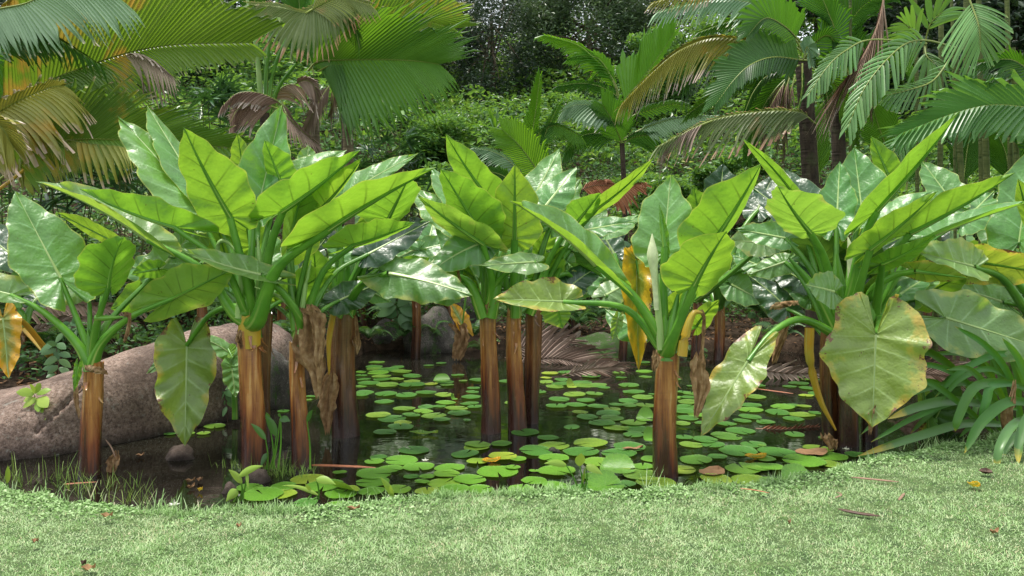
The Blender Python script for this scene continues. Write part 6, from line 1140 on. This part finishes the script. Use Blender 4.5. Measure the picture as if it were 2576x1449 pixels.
for a in (([(2560, 1100, 6.9), (2500, 960, 6.8), (2420, 880, 6.8), (2330, 850, 6.8)], 26, 'strap'), ([(2520, 1090, 6.8), (2440, 970, 6.7), (2350, 920, 6.7), (2270, 930, 6.7)], 24, 'strap'), ([(2580, 1090, 6.7), (2540, 950, 6.6), (2480, 870, 6.6), (2400, 820, 6.6)], 26, 'strap'), ([(2500, 1090, 6.7), (2420, 1020, 6.5), (2330, 960, 6.5), (2240, 975, 6.5)], 24, 'strap'), ([(2540, 1100, 6.5), (2500, 1000, 6.4), (2440, 930, 6.4), (2380, 930, 6.4)], 24, 'strap'), ([(2600, 1100, 6.3), (2590, 980, 6.2), (2560, 900, 6.2), (2520, 850, 6.2)], 28, 'strap'), ([(2560, 1010, 7.0), (2440, 965, 6.8), (2300, 985, 6.6), (2225, 1040, 6.5), (2165, 1093, 6.4)], 24, 'strap'), ([(2540, 1030, 7.0), (2410, 1008, 6.6), (2320, 1020, 6.4), (2232, 1054, 6.25)], 38, 'strapy'), ([(2560, 1030, 6.9), (2420, 1010, 6.7), (2300, 1050, 6.5), (2190, 1112, 6.4)], 22, 'strap'), ([(2560, 1070, 6.8), (2430, 1065, 6.5), (2300, 1100, 6.3), (2155, 1148, 6.2)], 34, 'strapy'),
          ([(2480, 1030, 7.4), (2400, 930, 7.2), (2330, 880, 7.1), (2290, 850, 7.1)], 30, 'strap'), ([(2560, 980, 7.6), (2440, 895, 7.4), (2300, 893, 7.3)], 18, 'strap'), ([(2600, 980, 6.6), (2520, 962, 6.4), (2450, 975, 6.2), (2410, 1050, 6.1), (2402, 1085, 6.1)], 36, 'strap'), ([(2560, 965, 6.5), (2495, 970, 6.3), (2480, 1010, 6.2), (2462, 1055, 6.2)], 32, 'strap'), ([(2620, 1020, 6.5), (2540, 1010, 6.3), (2470, 1060, 6.1), (2425, 1140, 6.0)], 40, 'strap'), ([(2640, 1060, 6.3), (2560, 1060, 6.0), (2515, 1120, 5.8), (2505, 1190, 5.75)], 34, 'strapy'), ([(2660, 1020, 6.2), (2600, 1030, 6.0), (2565, 1100, 5.9), (2560, 1170, 5.8)], 36, 'strapy'),
          ([(2540, 1100, 7), (2520, 960, 7), (2480, 850, 7.1), (2440, 760, 7.2)], 24, 'strap'), ([(2560, 1100, 7), (2560, 960, 7), (2530, 860, 7), (2500, 790, 7)], 24, 'strap'), ([(2520, 1080, 7.2), (2500, 980, 7.2), (2495, 900, 7.2), (2490, 820, 7.2)], 16, 'strap'), ([(2600, 1080, 6.9), (2570, 940, 6.8), (2520, 880, 6.8), (2440, 860, 6.8)], 26, 'strap'), ([(2580, 1080, 7), (2480, 1000, 7), (2450, 1040, 6.9), (2460, 1090, 6.9)], 20, 'strap'), ([(2650, 960, 6.8), (2540, 890, 6.7), (2430, 925, 6.6), (2350, 1000, 6.6)], 26, 'strap'), ([(2600, 1000, 6.7), (2500, 930, 6.6), (2420, 950, 6.5), (2365, 1010, 6.5)], 22, 'strap'),
          ([(2540, 1090, 6.9), (2480, 1060, 6.7), (2440, 1075, 6.6), (2412, 1100, 6.6)], 18, 'strap'), ([(2600, 1100, 6.4), (2560, 1090, 6.2), (2530, 1130, 6.1), (2520, 1150, 6.05)], 22, 'strapy'), ([(2450, 1060, 7.3), (2400, 1000, 7.3), (2350, 960, 7.3), (2280, 960, 7.3)], 20, 'strap'), ([(2440, 1080, 7.2), (2370, 1030, 7.2), (2330, 1050, 7.1), (2290, 1090, 7.1)], 20, 'strap')): strap(*a)
stickp = dict(obj=SP, off=SPo, Y=6.3); dead_leaf(stickp, [(2556, 960), (2548, 1000), (2535, 1040), (2538, 1095)], [10, 16, 34, 20], seed=81, dy=0)
# background stems and a few broad leaves at right and centre back
BL = dict(obj=thing('giant_arum', tuple(P(2330, 1060, 7.2)), 'young giant arum low at the right with two dull green leaves over the water', 'plant', 'giant arums standing in the pond'), off=P(2330, 1060, 7.2), crown=P(2345, 1080, 7.2), Y=7.2)
leaf(BL, 2352, 1050, 2412, 930, 34, 36, 'U', 'leafd', 0, -.1, lobe=.9); leaf(BL, 2380, 1050, 2440, 1000, 34, 30, 'U', 'leafd', .1, 0); leaf(BL, 2325, 1010, 2312, 920, 14, 14, 'U', 'leafp', 0, 0, Wmin=.15); leaf(BL, 2340, 1080, 2300, 1120, 20, 20, 'U', 'leafy', 0, 0)
BL = dict(obj=thing('young_arum', tuple(P(590, 1040, 7.5)), 'young arum with pointed leaves between the boulder and the tallest arum', 'plant', 'giant arums standing in the pond'), off=P(590, 1040, 7.5), crown=P(592, 1040, 7.5), Y=7.5)
leaf(BL, 590, 900, 485, 845, 22, 20, 'T', 'leaf', 0, -.1, bend=8, r0=6, r1=4); leaf(BL, 582, 920, 592, 1000, 26, 22, 'T', 'leaf', -.1, -.2, r0=6, r1=4); leaf(BL, 575, 880, 585, 900, 18, 20, 'U', 'leaf', 0, -.1, r0=6, r1=4)
sprig(995, 800, 11.8, [(1005, 830), (1000, 790), (990, 760)], [(990, 765, -50, -4), (992, 765, -30, -40), (1000, 770, 40, -40), (1005, 775, 46, 20), (1002, 785, -30, 14), (1006, 790, 16, 40), (1008, 790, 40, 44), (995, 770, -46, 26)], 'herb', 'broad grey-green leaved shrub at the back beside the slim dark trunk', 'leafy_shrub', lw=.62, group='small leafy plants')
sprig(1905, 800, 12, [(1905, 820), (1903, 790), (1900, 770)], [(1900, 772, -14, -24), (1902, 772, 16, -20), (1902, 790, -22, 8), (1904, 790, 22, 8), (1904, 796, 2, 22)], 'herb', 'pale-leaved seedling on the bare bank right of the slim back trunks', lw=.6)
sprig(420, 760, 9.3, [(400, 790), (350, 760), (330, 735)], [(330, 740, -30, 10), (335, 742, 14, 30), (350, 755, 40, -10), (352, 758, -10, 34), (370, 768, 34, 24), (372, 770, -24, 26), (340, 745, 30, -14), (390, 780, 34, 6), (385, 775, -6, 30), (410, 785, 30, 14)], 'herb', 'mid-green leafy shrub on the bank behind the first arum', 'leafy_shrub', lw=.45)
sprig(175, 850, 9, [(190, 880), (180, 840), (175, 810)], [(175, 812, -26, 12), (176, 812, 26, 6), (178, 820, -20, 26), (180, 828, 30, 18), (182, 840, -24, 20), (184, 845, 24, 24), (178, 818, 12, -22)], 'herb', 'glossy green leafy shrub directly behind the first arum crown', 'leafy_shrub', lw=.5)
sprig(1620, 620, 12.4, [(1640, 680), (1620, 640), (1590, 620)], [(1600, 625, -40, 10), (1605, 625, 10, -26), (1612, 632, 40, -14), (1615, 636, -30, 20), (1625, 645, 36, 10), (1628, 650, -20, 26), (1635, 665, 30, 10), (1590, 620, -30, -10)], 'herb', 'bright leafy shrub behind the scarred trunk plant', 'leafy_shrub', lw=.5)

# ---------------------------------------------------------------- grass
def blades(n, x, y, z, L, w, lean, tone, mat, name, mats=None, lie=0.):
    a = rng.uniform(0, 2*math.pi, n); el = np.clip(rng.normal(lean, .35, n), .08, 1.5); d = np.stack([np.cos(a)*np.cos(el), np.sin(a)*np.cos(el), np.sin(el)], -1); s = np.stack([-np.sin(a), np.cos(a), 0*a], -1)
    base = np.stack([x, y, z], -1); L = L[:, None]; m = base+d*L*.55+[0, 0, 1]*L*.05; t = base+d*L; t[:, 2] -= L[:, 0]*.16*rng.random(n)
    v = np.stack([base-s*w, base+s*w, m+s*w*.8, t, m-s*w*.8], 1).reshape(-1, 3); i = np.arange(n)*5
    f4 = np.stack([i, i+1, i+2, i+4], -1); f3 = np.stack([i+4, i+2, i+3], -1)
    o = link(name, mesh(name, v, [f4, f3], M[mat], tone=np.repeat(tone, 5), smooth=False)); tag(o, kind='stuff'); return o
n = 330000; x = rng.uniform(-3.9, 4.6, n); y0 = 3.55; ye = lawn_edge(x)+.03; y = y0+(ye-y0)*rng.random(n)**1.0; keep = (np.abs(x) < y*.68+.3) & ((vnoise(x, y, 30, 15)+.6*rng.random(n)) > .42); x, y = x[keep], y[keep]; n = len(x)
tn = np.clip(.46+.25*(vnoise(x, y, 2.2, 1)-.5)+.25*(vnoise(x, y, 9, 2)-.5)+.7*(vnoise(x, y, 34, 6)-.5)+.24*rng.normal(size=n), 0, .88); dry = rng.random(n) < .05+.12*(vnoise(x, y, 3.5, 8) > .68); tn[dry] = rng.uniform(.9, 1, dry.sum())
blades(n, x, y, ground_z(x, y)-.004, rng.uniform(.014, .036, n)*(.6+.8*vnoise(x, y, 4, 9)), .0017, .38, tn, 'grass', 'lawn_grass')
n = 14000; x = rng.uniform(-3.9, 4.4, n); y = lawn_edge(x)+rng.normal(.0, .035, n); dens = vnoise(x, x*0, 5, 4); k = (rng.random(n) < .25+dens); x, y = x[k], y[k]; n = len(x)
blades(n, x, y, np.maximum(ground_z(x, y), -.02), rng.uniform(.03, .07, n)*(.6+1.3*dens[k]**2), .0022, .75, np.clip(.35+.2*rng.normal(size=n), 0, .8), 'grass', 'bank_edge_grass')
# clover-like ground cover on the bank edge at left and right
n = 12000; x = rng.uniform(-3.9, 4.6, n); y = lawn_edge(x)-np.abs(rng.normal(0, .13, n)); k = (vnoise(x, y, 2.6, 12)*.7+.3*rng.random(n)+.12*(np.abs(x) > 2.2)) > .52; x, y = x[k], y[k]; n = len(x); v, f, t = leaf_faces(np.stack([x, y, ground_z(x, y)+rng.uniform(.005, .03, n)], -1), .02, up=1.5, aspect=.8, tone=np.clip(.3+.25*rng.normal(size=n), 0, .8))
tag(link('clover_patches', mesh('clover_patches', v, f, M['grass'], tone=t, smooth=False)), kind='stuff')
def tuft(x, y, n, hmin, hmax, spread, label, mat='sedge', z=0., w=.0022, lean=1.15, seed=0):
    Yd = (H-z)*FOC/(y-HY); c = np.array([(x-CX)/FOC*Yd, Yd, z]); r = np.random.default_rng(seed); a = r.uniform(0, 6.28, n); el = np.clip(r.normal(lean, .25, n), .3, 1.5)
    g = MB()
    for k in range(n):
        b = np.array([r.normal()*spread, r.normal()*spread*.35, -.02]); L = r.uniform(hmin, hmax); d = np.array([math.cos(a[k])*math.cos(el[k]), math.sin(a[k])*math.cos(el[k]), math.sin(el[k])]); s = np.array([-math.sin(a[k]), math.cos(a[k]), 0]); q = np.linspace(0, 1, 5)[:, None]
        cc = b+d*q*L-np.array([0, 0, 1])*q**2.5*L*r.uniform(.05, .5); ww = w*np.array([1, 1, .8, .5, .1])[:, None]; g.grid(np.stack([cc-s*ww, cc+s*ww], 1), None, r.random())
    o = g.build('grass_tuft', M[mat]); o.location = c; tag(o, kind='stuff')
for k, a in enumerate(((110, 1205, 60, .10, .28, .22, 'thin yellow-green sedge standing in the shallows at far left'), (215, 1230, 50, .10, .25, .2, 'sedge tuft in the shallows at the foot of the first trunk'), (310, 1225, 30, .08, .2, .15, 'sparse sedge right of the first trunk'), (30, 1220, 30, .1, .25, .1, 'sedge tuft at the left picture edge'), (320, 1262, 30, .10, .22, .12, 'sedge tuft at the bank below the first trunk'), (700, 1195, 150, .08, .24, .14, 'dense grass tuft between the two front-left trunks'), (590, 1175, 26, .06, .16, .08, 'small sedge beside the tallest arum trunk'))): tuft(*a, seed=k)
for k, a in enumerate(((415, 1282, 40, .07, .19, .12, 'stiff blue-green grass blades at the bank, left of the white blossom'), (375, 1284, 16, .08, .2, .08, 'stiff grass blades left of the stiff bank tuft'), (500, 1288, 16, .06, .14, .06, 'short pinkish grass blades at the bank'), (1640, 1238, 22, .10, .26, .03, 'upright grass blades at the bank just left of the scarred trunk'), (1705, 1232, 20, .05, .14, .1, 'short grass blades under the scarred trunk'), (860, 1275, 30, .06, .16, .12, 'grass blades at the bank in front of the curled pad'), (960, 1268, 24, .08, .2, .1, 'grass blades at the bank among bright pads'), (1230, 1252, 26, .05, .12, .14, 'thin grass blades at the bank in front of the three trunks'), (2390, 1120, 70, .08, .2, .2, 'bushy grass at the right bank under the strap leaves'), (2200, 1160, 26, .05, .13, .14, 'thin grass blades at the right bank'), (1880, 1222, 24, .05, .12, .14, 'thin grass blades at the bank right of the scarred trunk'), (2480, 1110, 50, .08, .2, .16, 'long grass at the right bank edge beside the strap leaves'), (180, 1262, 40, .06, .16, .2, 'rough grass at the left bank'), (60, 1245, 40, .06, .18, .15, 'rough grass at the left end of the bank'))): tuft(*a[:7], mat='grass', z=.07, seed=30+k, w=.0034)
